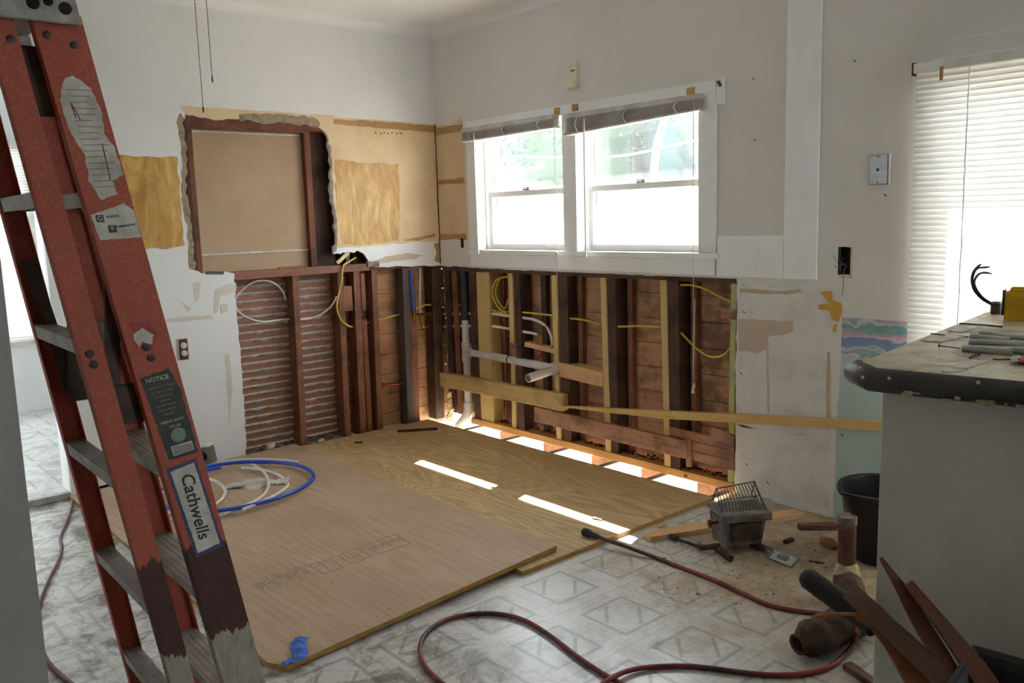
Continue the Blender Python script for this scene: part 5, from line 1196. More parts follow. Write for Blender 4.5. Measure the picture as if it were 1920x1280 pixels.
# cast iron drain pieces
ri = thing('iron_drain', 'rusted cast iron drain with upright pipe, collar and open trap mouth on the floor', 'old drain', PF(1590, 1130))
pb_ = PF(1587, 1118, 0.0)
tops = Vector((-0.003, 0.004, 0))
up_pipe = MB().lathe([(0.028, 0.075), (0.030, 0.09), (0.030, 0.20), (0.032, 0.285), (0.0335, 0.292), (0.029, 0.292), (0.027, 0.28), (0.026, 0.09)], pb_, (0.0, 0.02, 1), 20)
up_pipe.build('upright_pipe', M['rust'], ri, smooth=True)
MB().lathe([(0.033, 0.262), (0.0338, 0.262), (0.0340, 0.292), (0.033, 0.292)], pb_, (0.0, 0.02, 1), 20, warp=lambda p, a, r, z: p + Vector((0, 0, 0.006 * math.sin(a * 3)))).build('cut_rim', M['heater'], ri, smooth=True)
mb = MB().lathe([(0.030, 0.125), (0.036, 0.112), (0.043, 0.085), (0.040, 0.066)], pb_, (0, 0, 1), 20)
for v in mb.v: v += mnoise.noise_vector(v * 60) * 0.004
mb.build('joint_compound', M['lead'], ri, smooth=True, label='cream crusted joint compound')
MB().lathe([(0.035, 0.075), (0.046, 0.068), (0.046, 0.045), (0.038, 0.03), (0.0, 0.028)], pb_, (0, 0, 1), 20).build('collar', M['rustdark'], ri, smooth=True)
p1 = PF(1610, 1160, 0.05); p2 = PF(1560, 1180, 0.055); p3 = PF(1522, 1196, 0.055); p4 = PF(1500, 1206, 0.05)
tr = MB().tube([pb_ + Vector((0, 0, 0.055)), pb_.lerp(p1, .5) + Vector((0, 0, 0.05)), p1, p1.lerp(p2, .5) + Vector((0, 0, .006)), p2, p3, p4], lambda t: 0.044 + 0.012 * math.sin(max(0, t - .3) * 4.4) - 0.016 * max(0, t - 0.85) / 0.15, 20, 5)
for v in tr.v: v += mnoise.noise_vector(v * 26) * 0.009 + mnoise.noise_vector(v * 75) * 0.004
tr.build('trap_body', M['rustdark'], ri, smooth=True)
d_ = (p4 - p3).normalized()
MB().lathe([(0.024, -0.01), (0.032, 0.0), (0.032, 0.012), (0.024, 0.012), (0.022, 0.002), (0.0, 0.0)], p4, d_, 18).build('trap_mouth', M['rust'], ri, smooth=True)
MB().lathe([(0.0, 0.008), (0.0225, 0.008)], p4, d_, 18).build('mouth_bore', M['hole'], ri)

# extension cord
def cpath(seq, z):
    return [PF(a, b, (c if c is not None else z)) for a, b, c in seq]
ec = thing('extension_cord', 'long dirty red extension cord with black plug end snaking over plywood and vinyl', 'cord', PF(1100, 1000, ZP))
r0 = 0.0078; zf = r0 + 0.001; zp = ZP + r0 + 0.001
seq = [(1112, 1001, zp + .006), (1125, 1007, zp + .004), (1145, 1015, zp), (1170, 1023, zp), (1192, 1031, zf + .012), (1230, 1045, zf), (1290, 1068, zf), (1340, 1087, zf), (1390, 1110, zf), (1440, 1133, zf), (1490, 1144, zf), (1540, 1150, zf), (1575, 1156, zf), (1596, 1166, zf + .03), (1606, 1182, zf + .06), (1600, 1204, zf + .02), (1585, 1226, zf), (1555, 1250, zf), (1510, 1262, zf), (1450, 1265, zf), (1390, 1260, zf), (1330, 1252, zf), (1280, 1248, zf), (1220, 1250, zf), (1175, 1258, zf + .004), (1140, 1275, zf + .012), (1115, 1300, zf), (1120, 1340, zf), (1190, 1350, zf), (1220, 1325, zf), (1180, 1290, zf), (1130, 1262, zf), (1080, 1228, zf), (1030, 1190, zf), (985, 1163, zf), (940, 1151, zf), (890, 1150, zf), (840, 1160, zf), (806, 1180, zf), (789, 1206, zf), (790, 1232, zf), (805, 1258, zf), (840, 1290, zf), (880, 1330, zf)]
MB().tube(cpath(seq, zf), r0, 10, 5).build('cable', M['cord'], ec, smooth=True)
a, b = PF(1094, 996, zp + .008), PF(1128, 1008, zp + .006)
d_ = (b - a).normalized(); s_ = Vector((0, 0, 1)).cross(d_).normalized()
MB().loft([[a + d_ * x + s_ * h * math.cos(t) * 1.15 + Vector((0, 0, 1)) * h * math.sin(t) for t in [k * math.pi / 5 for k in range(10)]] for x, h in ((0, .013), (.004, .0165), (.03, .0165), (.040, .012), (.075, .010), (.082, .0085))]).build('plug', M['black'], ec, smooth=True, label='black moulded plug end')
line('power_cord', cpath([(137, 925, .012), (133, 955, .012), (120, 990, .008), (113, 1010, .008), (116, 1028, .008), (108, 1055, .008), (90, 1090, .008), (75, 1130, .008), (70, 1165, .008), (76, 1205, .008), (90, 1240, .008), (125, 1275, .008), (180, 1310, .008)], .008), 0.0072, 'cordp', 'thin maroon cord running from the hall doorway past the ladder feet', 'cord', sm=5)

# ------------------------------------------------------------------ counter
CA = Vector((0.9915, 0.130, 0)).normalized(); CB = Vector((CA.y, -CA.x, 0))
ZT = 1.0
p1 = PF(1614, 679, ZT); p2 = PF(1645, 692, ZT)
ct = thing('counter', 'old peninsula counter with black rolled edge and cream panel, cluttered with junk', 'counter', (p2.x + 0.05, p2.y, 0))
LA = 1.44; LB = 0.62
top = [p1, p1 + CA * LA, p1 + CA * LA + CB * (LB + 0.07), p2 + CB * LB, p2]
MB().prism([[(p.x, p.y) for p in top]], lambda a, b: (a, b, ZT), (0, 0, -1), 0.03).build('countertop', M['counter'], ct)
# rolled edge
ed = MB(); path = [p1 + CA * 0.012, p1, p2, p2 + CB * LB]
outs = []
dirs = [-CB, (-CB - CA * 0.35).normalized(), (-CA * 1.0 - CB * 0.55).normalized(), -CA]
prof = [(0.0, 0.003), (0.010, 0.004), (0.026, -0.004), (0.036, -0.018), (0.035, -0.034), (0.024, -0.046), (0.0, -0.048)]
secs = [[p + d * a + Vector((0, 0, ZT + c - p.z)) for a, c in prof] for p, d in zip(path, dirs)]
ed.loft(secs).build('rolled_edge', M['counter_k'], ct, smooth=True, label='black rounded edge, chipped below')
ch = MB(); rng = random.Random(4)
for k in range(46):
    t = rng.uniform(0.05, 0.62); p = p2 + CB * t - CA * rng.uniform(0.022, 0.034) + Vector((0, 0, -0.043 + rng.uniform(-.003, .006)))
    if t < 0.2 and rng.random() < .8: continue
    ch.obox(p, CB, CA, (0, 0, 1), rng.uniform(.004, .022), 0.006, rng.uniform(.003, .008))
ch.build('chipped_paint', M['lead'], ct, label='cream chips along the underside', kind='stuff')
for px, py in ((1612, 689), (1617, 707), (1667, 709), (1834, 717)):
    p = hit(px, py, p2 - CA * 0.036, CA); MB().lathe([(0.004, 0), (0.003, 0.0015)], p, -CA, 8).build('paint_spot', M['label_w'], ct)
K = p2 + CA * 0.018 + CB * 0.006
MB().quadbox([K + Vector((0, 0, -ZT)), K + CB * LB + Vector((0, 0, -ZT)), K + CB * LB + CA * 1.40 + Vector((0, 0, -ZT)), K + CA * 1.40 + Vector((0, 0, -ZT)),
              K + Vector((0, 0, -.03)), K + CB * LB + Vector((0, 0, -.03)), K + CB * LB + CA * 1.40 + Vector((0, 0, -.03)), K + CA * 1.40 + Vector((0, 0, -.03))]).build('cabinet_panel', M['cab'], ct, bevel=0.003)

# things on the counter
def CT(px, py, z=0.0): return PF(px, py, ZT + z)
yb = thing('card_box', 'yellow card box of papers standing on the counter against the bright blind', 'box', CT(1882, 600))
o_ = CT(1881, 601); w_, d_b, h_ = 0.16, 0.12, 0.088
MB().quadbox([o_, o_ + CB * w_, o_ + CB * w_ + CA * d_b, o_ + CA * d_b] + [p + Vector((0, 0, h_)) for p in (o_, o_ + CB * w_, o_ + CB * w_ + CA * d_b, o_ + CA * d_b)]).build('carton', M['yellow'], yb, bevel=0.002)
mb = MB()
for k in range(9):
    z = 0.036 + k * 0.0042; mb.obox(o_ + CB * (w_ / 2) - CA * 0.0003 + Vector((0, 0, z)), CB, CA, (0, 0, 1), w_ * 0.97, 0.0008, 0.0009)
mb.build('printed_lines', M['yellow2'], yb)
MB().quadbox([o_ + CB * .012 + Vector((0, 0, h_)), o_ + CB * w_ + Vector((0, 0, h_)), o_ + CB * w_ + CA * .02 + Vector((0, 0, h_)), o_ + CB * .012 + CA * .02 + Vector((0, 0, h_)), o_ + CB * .016 + Vector((0, 0, h_ + .014)), o_ + CB * w_ + Vector((0, 0, h_ + .016)), o_ + CB * w_ + CA * .02 + Vector((0, 0, h_ + .016)), o_ + CB * .016 + CA * .02 + Vector((0, 0, h_ + .014))]).build('tucked_flap', M['yellow'], yb, bevel=0.003)
MB().obox(o_ - CB * 0.003 + CA * .01 + Vector((0, 0, h_ * .62)), CB, CA, (0.05, 0, 1), 0.004, 0.03, h_ * 0.85).build('side_flap', M['wire_k'], yb, label='dark side flap edge')
jb = thing('connector_box', 'small dark metal junction box with curled black wires on the counter beside the yellow box', 'connector', CT(1866, 588))
o_ = CT(1868, 588)
MB().obox(o_ + Vector((0, 0, 0.017)), CB, CA, (0, 0, 1), 0.029, 0.035, 0.034).build('case', M['box_metal'], jb, bevel=0.004)
MB().obox(o_ + Vector((0, 0, 0.037)), CB, CA, (0, 0, 1), 0.024, 0.028, 0.006).build('cover', M['steel'], jb, bevel=0.001)
def fwp(px, py, f): return CAM + ray(px, py) * f
f0 = (o_ - CAM).dot(FW)
for pp in ([(1862, 571), (1846, 563), (1830, 549), (1822, 530), (1824, 512), (1832, 501), (1840, 495)], [(1862, 572), (1842, 561), (1826, 543), (1823, 525), (1828, 508), (1836, 502), (1848, 501), (1856, 500)], [(1862, 570), (1843, 558), (1830, 541), (1827, 527), (1834, 515), (1845, 511), (1860, 513)]):
    P_ = [fwp(a, b, f0 + 0.002 * k) for k, (a, b) in enumerate(pp)]
    MB().tube(P_, lambda t: 0.0036 if t < 0.9 else 0.0036 - 0.022 * (t - 0.9), 7, 5).build('wire', M['wire_k'], jb, smooth=True)
# conduit offcuts
for a, b, r_, lab in (((1804, 650), (1898, 656), 0.0085, 'shortest fat conduit offcut, nearest the counter edge'), ((1896, 652), (1990, 662), 0.0085, 'conduit offcut running off beyond the short fat one'), ((1816, 637), (1925, 641), 0.0070, 'conduit offcut lying second from the counter edge'), ((1820, 627), (1895, 634), 0.0070, 'conduit offcut lying third from the counter edge'), ((1838, 621), (1950, 633), 0.0070, 'conduit offcut farthest from the counter edge')):
    A_, B_ = CT(a[0], a[1] + 3, r_), CT(b[0], b[1] + 3, r_); A_.z = B_.z = ZT + r_
    cdt = thing('conduit_offcut', 'grey ' + lab, 'conduit', A_, 'conduit offcuts on the counter')
    L_ = (B_ - A_).length; MB().lathe([(r_, 0), (r_, L_), (r_ * .82, L_), (r_ * .82, 0)], A_, B_ - A_, 18).build('tube', M['conduit'], cdt, smooth=True)
    MB().lathe([(0, 0.004), (r_ * .83, 0.004)], A_, B_ - A_, 14).build('bore', M['hole'], cdt)
nl = thing('nail', 'long bright-headed nail on the bare counter laminate left of the conduit', 'nail', CT(1761, 647))
A_, B_ = CT(1761, 648, .0025), CT(1801, 653, .0025)
MB().tube([A_, B_], 0.0014, 7, 0).build('shank', M['rust'], nl); MB().lathe([(0.0035, 0), (0.0035, .0012)], A_, (A_ - B_), 10).build('head', M['rivet'], nl)
scr = thing('screw', 'short rusty screw lying in front of the fat conduit offcut', 'screw', CT(1818, 670))
A_, B_ = CT(1834, 663, .003), CT(1818, 671, .003); MB().tube([A_, B_], 0.002, 7, 0).build('shank', M['rust'], scr); MB().lathe([(0.004, 0), (0.002, .002)], A_, (B_ - A_), 10).build('head', M['rust'], scr)
def cscrap(name, a, b, w_, t_, mat, lab, cat='scrap'):
    A_, B_ = CT(*a, t_ / 2 + .0005), CT(*b, t_ / 2 + .0005); MB().board(A_, B_, w_, t_, (0, 0, 1), 5, 0.0015).build(name, M[mat], None, label=lab, cat=cat, base=A_)
cscrap('wood_scrap', (1862, 673), (1898, 673), 0.006, 0.003, 'debris_orange', 'thin orange splinter on the counter by the red plastic bit')
cscrap('paint_flake', (1745, 640), (1800, 628), 0.05, 0.002, 'label_w', 'large curled grey-white flake on the counter near its far edge', 'flake')
cscrap('paint_flake', (1790, 622), (1828, 610), 0.035, 0.002, 'label_w', 'white flake strip on the counter behind the conduit offcuts', 'flake')
cscrap('wood_scrap', (1800, 606), (1880, 612), 0.010, 0.003, 'darkscrap', 'dark splinter lying across the counter in front of the yellow box')
cscrap('wood_scrap', (1745, 625), (1815, 632), 0.004, 0.002, 'darkscrap', 'thin dark sliver on the counter beside the grey flake')
cscrap('paint_flake', (1800, 690), (1838, 676), 0.03, 0.0012, 'label_w', 'white dusty flake on the counter in front of the rusty screw', 'flake')
cscrap('paint_flake', (1772, 697), (1806, 692), 0.02, 0.0012, 'label_w', 'small white flake near the black counter edge', 'flake')
rw = thing('plastic_wrapper', 'crumpled red and clear plastic wrapper at the counter front beside the conduit', 'wrapper', CT(1912, 676))
for nm, px, mt, s_ in (('red_film', 1918, 'redplast', 0.016), ('clear_film', 1906, 'label_w', 0.014)):
    c = CT(px, 676, 0.008); mb = MB().lathe([(0.0, -.5), (0.7, -.4), (1.0, 0.0), (0.75, 0.5), (0.0, 0.7)], (0, 0, 0), n=12)
    for v in mb.v:
        n_ = mnoise.noise_vector(v * 2.2 + Vector((px, 0, 0))) * 0.45; v[:] = (c + Vector(((v.x + n_.x) * s_ * 1.3, (v.y + n_.y) * s_, max(-0.0075, (v.z + n_.z) * s_ * .8))))[:]
    mb.build(nm, M[mt], rw)

# grey bin full of splintered wood in front of the counter
C1 = PF(1827, 1217, 0.45)
bn = thing('waste_bin', 'dark grey rectangular waste bin in front of the counter holding splintered wood', 'bin', (C1.x, C1.y, 0))
def BQ(inset, z): return [C1 + CB * inset - CA * inset + Vector((0, 0, z - 0.45)), C1 + CB * (0.36 - inset) - CA * inset + Vector((0, 0, z - 0.45)), C1 + CB * (0.36 - inset) - CA * (0.25 - inset) + Vector((0, 0, z - 0.45)), C1 + CB * inset - CA * (0.25 - inset) + Vector((0, 0, z - 0.45))]
MB().loft([BQ(.035, 0.002), BQ(.006, .43), BQ(-.004, .432), BQ(-.004, .452), BQ(.008, .452), BQ(.012, .43), BQ(.040, .012)]).build('pail', M['bin_grey'], bn, bevel=0.003)
rm = MB(); q_ = BQ(-.002, .452); rm.tube(q_, 0.006, 8, 0, closed=True); rm.build('rim', M['bin_grey'], bn)
def stick(mat, pts, wid, thk, lab, name='broken_board', taper=None, jit=0.004):
    P_ = [fwp(*p) for p in pts]; mb = MB()
    if len(P_) == 2: mb.board(P_[0], P_[1], wid, thk, FW * -1, 10, jit, taper)
    else:
        secs = []
        for k, p in enumerate(P_):
            d = (P_[min(k + 1, len(P_) - 1)] - P_[max(k - 1, 0)]).normalized(); s_ = d.cross(-FW).normalized(); u_ = s_.cross(d)
            f = taper(k / (len(P_) - 1)) if taper else 1
            secs.append([p + s_ * a * wid * f / 2 + u_ * b * thk / 2 + mnoise.noise_vector(Vector((k, a * 3, b * 5))) * jit for a, b in ((-1, -1), (1, -1), (1, 1), (-1, 1))])
        mb.loft(secs)
    return mb.build(name, M[mat], None, label=lab, cat='broken board', group='splintered wood in the bin', base=P_[-1], bevel=0.0015)
stick('debris_wood', [(1595, 1110, 1.91), (1860, 1358, 1.585)], 0.042, 0.018, 'broad grey-brown board sloping up out of the bin over the black handle')
stick('debris_dark', [(1651, 1045, 1.80), (1690, 1102, 1.775), (1722, 1160, 1.75), (1760, 1222, 1.72), (1850, 1372, 1.64)], 0.026, 0.014, 'thin pointed dark splinter leaning on the counter panel', taper=lambda t: 0.22 + 1.0 * min(1, t * 2.6), jit=0.002)
stick('debris_dark', [(1703, 1092, 1.755), (1740, 1137, 1.735), (1785, 1195, 1.71), (1830, 1254, 1.685), (1890, 1340, 1.63)], 0.036, 0.016, 'round-tipped reddish lath leaning on the counter panel beside the pointed splinter', taper=lambda t: 0.50 + 0.65 * min(1, max(0, t - .1) * 1.5), jit=0.002)
stick('debris_orange', [(1610, 1148, 1.87), (1642, 1164, 1.84), (1676, 1205, 1.80), (1712, 1258, 1.75), (1760, 1316, 1.68), (1850, 1420, 1.57)], 0.052, 0.016, 'freshly broken orange board lowest in the bin', taper=lambda t: 0.55 + 0.7 * t)
stick('debris_orange', [(1532, 1156, 1.93), (1575, 1150, 1.91), (1612, 1152, 1.87)], 0.008, 0.005, 'thin orange splinter pointing away from the broken orange board', name='wood_splinter', jit=0.001)
bp = thing('black_handle', 'thick black round-ended handle sloping over the rusty drain toward the bin', 'handle', fwp(1780, 1270, 1.72))
MB().tube([fwp(1507, 1078, 2.06), fwp(1560, 1116, 2.0), fwp(1640, 1174, 1.90)], lambda t: 0.026 if t > .02 else 0.018, 16, 4).build('grip', M['black'], bp, smooth=True)
MB().tube([fwp(1640, 1174, 1.90), fwp(1790, 1282, 1.72), fwp(1870, 1380, 1.60)], 0.012, 12, 2).build('shaft', M['rustdark'], bp, smooth=True)

# ------------------------------------------------------------------ step ladder
LP = dict(fx=-2.703, fy=-2.5643, yaw=-0.0186, lx=-0.158, ly=-0.001, W0=0.518, W1=0.3732, A0=0.0663, A1=0.03, w=0.0945, w2=0.0500, L=1.83)
lt_ = Vector((math.cos(LP['yaw']), math.sin(LP['yaw']), 0)); ls_ = Vector((-math.sin(LP['yaw']), math.cos(LP['yaw']), 0))
lu = (Vector((0, 0, 1)) + lt_ * LP['lx'] + ls_ * LP['ly']).normalized(); LF = Vector((LP['fx'], LP['fy'], 0))
def LA_(sec, far, h, a=0.0, b=0.0):
    """point of the ladder: sec 'R' or 'L' half, far 0/1 rail, a across the rail (0..w), b inward offset"""
    k = h / LP['L']; W = LP['W0'] + (LP['W1'] - LP['W0']) * k; A_ = LP['A0'] + (LP['A1'] - LP['A0']) * k
    bb = (W / 2 - b) if far else (-W / 2 + b)
    aa = A_ / 2 + a if sec == 'R' else -A_ / 2 - LP['w2'] + a * LP['w2'] / LP['w']
    return LF + lt_ * aa + ls_ * bb + lu * h
ld = thing('step_ladder', 'worn orange-red fibreglass twin step ladder folded against the near partition', 'ladder', LF)
HT = 1.80
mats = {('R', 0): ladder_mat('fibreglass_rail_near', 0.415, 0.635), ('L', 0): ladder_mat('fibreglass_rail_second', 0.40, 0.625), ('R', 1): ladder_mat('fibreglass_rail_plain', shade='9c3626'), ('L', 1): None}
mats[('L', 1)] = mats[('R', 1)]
rails = {}
w_ = LP['w']; th = 0.005; fl_ = 0.030
for (sec, far), mt in mats.items():
    prof = [(0, 0), (w_, 0), (w_, fl_), (w_ - th, fl_), (w_ - th, th), (th, th), (th, fl_), (0, fl_)]
    mb = MB().loft([[LA_(sec, far, h, a, b) for a, b in prof] for h in (0.0, 0.45, 0.9, 1.35, HT)])
    rails[(sec, far)] = mb.build('rail', mt, ld, bevel=0.0015, label={('R', 0): 'near rail with stickers', ('L', 0): 'near rail of the other half', ('R', 1): 'far rail', ('L', 1): 'far rail of the other half'}[(sec, far)])
hs = [0.225 + 0.305 * k for k in range(5)]
for sec in 'RL':
    for h in hs:
        mb = MB(); a0, a1 = 0.004, w_ - 0.004
        prof = [(a0, 0.0), (a1, 0.0), (a1, -0.032), (a1 - 0.004, -0.032), (a1 - 0.004, -0.004), (a0 + 0.004, -0.004), (a0 + 0.004, -0.032), (a0, -0.032)]
        mb.loft([[LA_(sec, far, h + c, a, 0.006) for a, c in prof] for far in (0, 1)])
        st = mb.build('step', M['alu'], ld, bevel=0.001)
        rb = MB()
        for k in range(5):
            a = a0 + 0.012 + k * (a1 - a0 - 0.024) / 4
            rb.loft([[LA_(sec, far, h + c, a + da, 0.02) for da, c in ((-.002, 0), (.002, 0), (.002, .0015), (-.002, .0015))] for far in (0, 1)])
        rb.build('tread_ribs', M['alu'], st)
        for dh in (-0.040, -0.064) if h > 1.1 and h < 1.2 else ():
            for far in (0,):
                p = LA_(sec, far, h + dh + 0.01, w_ * (0.42 if dh > -.05 else 0.46), 0); MB().lathe([(0.0085, 0), (0.0085, .003), (0.005, .005), (0, .005)], p, -ls_, 12).build('rivet', M['rivet'], st, smooth=True)
for far in (0, 1):       # feet
    for sec in 'RL':
        c = LA_(sec, far, 0.02, w_ / 2, 0.012); MB().obox(c, lt_, ls_, lu, w_ + 0.012, 0.04, 0.05).build('foot', M['black'], ld, bevel=0.004)
# top cap with cast holes
cp_ = MB(); a0 = -(LP['w2'] + 0.055); a1 = w_ + 0.006
def TC(a, b, h): return LF + lt_ * a + ls_ * b + lu * h
cp_.quadbox([TC(a0, -.215, 1.83), TC(a1, -.215, 1.83), TC(a1, .215, 1.83), TC(a0, .215, 1.83), TC(a0 + .008, -.21, 1.855), TC(a1 - .008, -.21, 1.855), TC(a1 - .008, .21, 1.855), TC(a0 + .008, .21, 1.855)])
cp_.quadbox([TC(a0, -.215, 1.775), TC(a1, -.215, 1.775), TC(a1, -.207, 1.775), TC(a0, -.207, 1.775), TC(a0, -.215, 1.83), TC(a1, -.215, 1.83), TC(a1, -.207, 1.83), TC(a0, -.207, 1.83)])
cp_.quadbox([TC(a0, .207, 1.775), TC(a1, .207, 1.775), TC(a1, .215, 1.775), TC(a0, .215, 1.775), TC(a0, .207, 1.83), TC(a1, .207, 1.83), TC(a1, .215, 1.83), TC(a0, .215, 1.83)])
cap = cp_.build('top_cap', M['cast'], ld, bevel=0.006)
for a, h, r_ in ((-.075, 1.808, .012), (-.04, 1.815, .009), (.02, 1.808, .012), (.048, 1.815, .009), (.076, 1.805, .012)):
    MB().lathe([(r_, 0), (r_, .002), (r_ * .8, .003), (0, .003)], TC(a, -.215, h), -ls_, 14).build('hole', M['hole'], cap)
for sec in 'RL':
    for a, h in ((0.02, 1.755), (0.066, 1.740)):
        MB().lathe([(0.008, 0), (0.008, .003), (0, .005)], LA_(sec, 0, h, a, 0), -ls_, 12).build('rivet', M['rivet'], rails[(sec, 0)], smooth=True)
# spreaders and greasy hinge brackets between the halves
for far in (0, 1):
    b_ = 0.040
    m = MB(); m.board(LA_('L', far, 1.30, w_ * .5, b_), LA_('L', far, 0.98, w_ * .9, b_), 0.030, 0.006, ls_, 3).board(LA_('R', far, 1.28, w_ * .3, b_ + .008), LA_('L', far, 0.97, w_ * .9, b_ + .008), 0.030, 0.006, ls_, 3)
    sp_ = m.build('spreader', M['grease'], ld)
    MB().lathe([(0.018, 0), (0.018, .012), (0.010, .016), (0, .016)], LA_('L', far, 0.975, w_ * .9, b_ + .008), ls_, 14).build('pivot', M['grease'], sp_, smooth=True)
    MB().quadbox([LA_('L', far, .94, w_ * .75, b_ - .004), LA_('R', far, .94, w_ * .15, b_ - .004), LA_('R', far, .94, w_ * .15, b_), LA_('L', far, .94, w_ * .75, b_), LA_('L', far, 1.03, w_ * .75, b_ - .004), LA_('R', far, 1.03, w_ * .15, b_ - .004), LA_('R', far, 1.03, w_ * .15, b_), LA_('L', far, 1.03, w_ * .75, b_)]).build('hinge_plate', M['grease'], sp_, bevel=0.003)
MB().quadbox([LA_('L', 0, 1.60, w_ * .7, .045), LA_('R', 0, 1.60, w_ * .2, .045), LA_('R', 0, 1.60, w_ * .2, .06), LA_('L', 0, 1.60, w_ * .7, .06), LA_('L', 0, 1.74, w_ * .7, .045), LA_('R', 0, 1.74, w_ * .2, .045), LA_('R', 0, 1.74, w_ * .2, .06), LA_('L', 0, 1.74, w_ * .7, .06)]).build('hinge_block', M['grease'], ld, bevel=0.004)

# stickers on the near rail: u across 0..1, h along
R0 = rails[('R', 0)]
def RP(u, h, off=0.0006): return LA_('R', 0, h, u * w_, -off)
def sticker(name, pts, mat, off=0.0006, rgh=0.0, label=None, parent=None):
    q = [(u * w_, h) for u, h in pts]
    if rgh: q = rough(q, rgh, 0.006)
    return MB().prism([q], lambda a, h: LA_('R', 0, h, a, -off), ls_, off * 0.9).build(name, M[mat], parent or R0, label=label)
def rail_uh(px, py):
    p0 = LA_('R', 0, 0.5); ax = (LA_('R', 0, 1.5) - p0).normalized(); n_ = lt_.cross(ax).normalized()
    p = hit(px, py, p0, n_); h = (p - LF).dot(lu)
    for _ in range(3):
        base_ = LA_('R', 0, h); h += (p - base_).dot(lu)
    return (p - LA_('R', 0, h)).dot(lt_) / w_, h
ph = [rail_uh(*q) for q in ((190, 250), (215, 415), (268, 622), (310, 770), (362, 945))]
h1, h2, h3, h4, h5 = (q[1] for q in ph)
sticker('warning_sticker', [(.30, h1 + .115), (.50, h1 + .125), (.80, h1 + .10), (.88, h1 + .05), (.80, h1 + .01), (.95, h1 - .02), (.96, h1 - .075), (.70, h1 - .085), (.72, h1 - .115), (.35, h1 - .125), (.22, h1 - .09), (.28, h1 - .03), (.12, h1 + .02), (.10, h1 + .075)], 'label_w', 0.0006, 0.002, 'torn white warning sticker')
mb = MB()
for k in range(17):
    h = h1 + .095 - k * 0.0122; u0, u1 = (.28, .80) if k < 8 else (.30, .86)
    mb.quadbox([RP(u0, h, .0010), RP(u1 - .15 * ((k * 7) % 3) / 2, h + .002, .0010), RP(u1 - .15 * ((k * 7) % 3) / 2, h + .002, .0007), RP(u0, h, .0007), RP(u0, h + .0014, .0010), RP(u1 - .15 * ((k * 7) % 3) / 2, h + .0034, .0010), RP(u1 - .15 * ((k * 7) % 3) / 2, h + .0034, .0007), RP(u0, h + .0014, .0007)])
mb.build('fine_print', M['stamp'], R0, label='rows of faded small print')
for pts in ([(.30, h1 + .07), (.36, h1 + .05), (.40, h1 + .035)], [(.30, h1 + .07), (.32, h1 + .04)], [(.70, h1 - .01), (.68, h1 - .05), (.66, h1 - .085)]):
    MB().tube([RP(u, h, .0012) for u, h in pts], 0.0010, 5, 3).build('red_pen_mark', M['inkred'], R0)
sticker('name_sticker', [(.06, h2 + .022), (.80, h2 + .045), (.98, h2 + .030), (.98, h2 - .028), (.10, h2 - .030)], 'label_w', 0.0006, 0.001, 'white name sticker')
def text(body, h, u, size, mat, along='across', name='lettering', parent=None, tilt=0.0, off=0.0012):
    cu = bpy.data.curves.new('lettering_curve', 'FONT'); cu.body = body; cu.size = size; cu.align_x = 'CENTER'; cu.align_y = 'CENTER'; cu.extrude = 0.0003; cu.offset = size * 0.012
    to = bpy.data.objects.new('lettering_curve', cu); COL.objects.link(to)
    bpy.context.view_layer.update()
    me = bpy.data.meshes.new_from_object(to.evaluated_get(bpy.context.evaluated_depsgraph_get()))
    bpy.data.objects.remove(to)
    o = RP(u, h, off); X = (RP(u + .1, h + .1 * w_ * tilt, off) - o).normalized(); Yl = (RP(u, h + .1, off) - o).normalized()
    if along == 'down': X, Yl = -Yl, X
    ms = MB()
    for v in me.vertices: ms.v.append(o + X * v.co.x + Yl * v.co.y - ls_ * v.co.z)
    for p in me.polygons: ms.f.append(list(p.vertices))
    bpy.data.meshes.remove(me)
    return ms.build(name, M[mat], parent or R0, normals=False)
for (u, dh, ltr) in ((.22, .014, 'G'), (.42, -.008, 'P')):
    mb = MB(); o = RP(u, h2 + dh, .0012); mb.obox(o, lt_, ls_, lu, 0.015, 0.0006, 0.015); mb.build('logo_square', M['label_k'], R0)
    text(ltr, h2 + dh, u, 0.014, 'label_w', off=0.0018, name='logo_letter')
text('ENERAL', h2 + .018, .50, 0.0075, 'ink', tilt=.12)
text('LUMBING INC', h2 - .002, .72, 0.0065, 'ink', tilt=.12)
sticker('torn_sticker', [(.18, h3 + .028), (.62, h3 + .030), (.78, h3 - .005), (.55, h3 - .035), (.20, h3 - .028), (.28, h3)], 'label_r', 0.0006, 0.002, 'scraps of a torn red sticker')
sticker('torn_sticker', [(.22, h3 + .003), (.45, h3 + .016), (.66, h3 - .002), (.56, h3 - .022), (.36, h3 - .014), (.26, h3 - .028)], 'label_w', 0.0012, 0.003, 'white backing of the torn red sticker')
sticker('notice_sticker', [(.10, h4 + .085), (.78, h4 + .100), (.92, h4 + .05), (.90, h4 - .10), (.22, h4 - .105), (.16, h4)], 'label_k', 0.0006, 0.0015, 'worn black notice sticker')
text('NOTICE', h4 + .080, .46, 0.0135, 'label_w', tilt=.1)
for k in range(7): text(('KEEP BODY CENTERED', 'SET ALL FOUR FEET', 'ON FIRM LEVEL', 'SURFACE', 'DO NOT STAND', 'ON OR ABOVE', 'THIS STEP')[k], h4 + .062 - k * .0105, .50, 0.0055, 'grout', tilt=.1)
text('HEAVY DUTY', h4 - .018, .54, 0.0085, 'label_w', tilt=.1); text('375 LBS', h4 - .030, .56, 0.0075, 'label_w', tilt=.1)
o = RP(.58, h4 - .052, .0007); MB().lathe([(0.0165, 0), (0.0165, .0008), (0, .0008)], o, -ls_, 20).build('seal', M['green_seal'], R0)
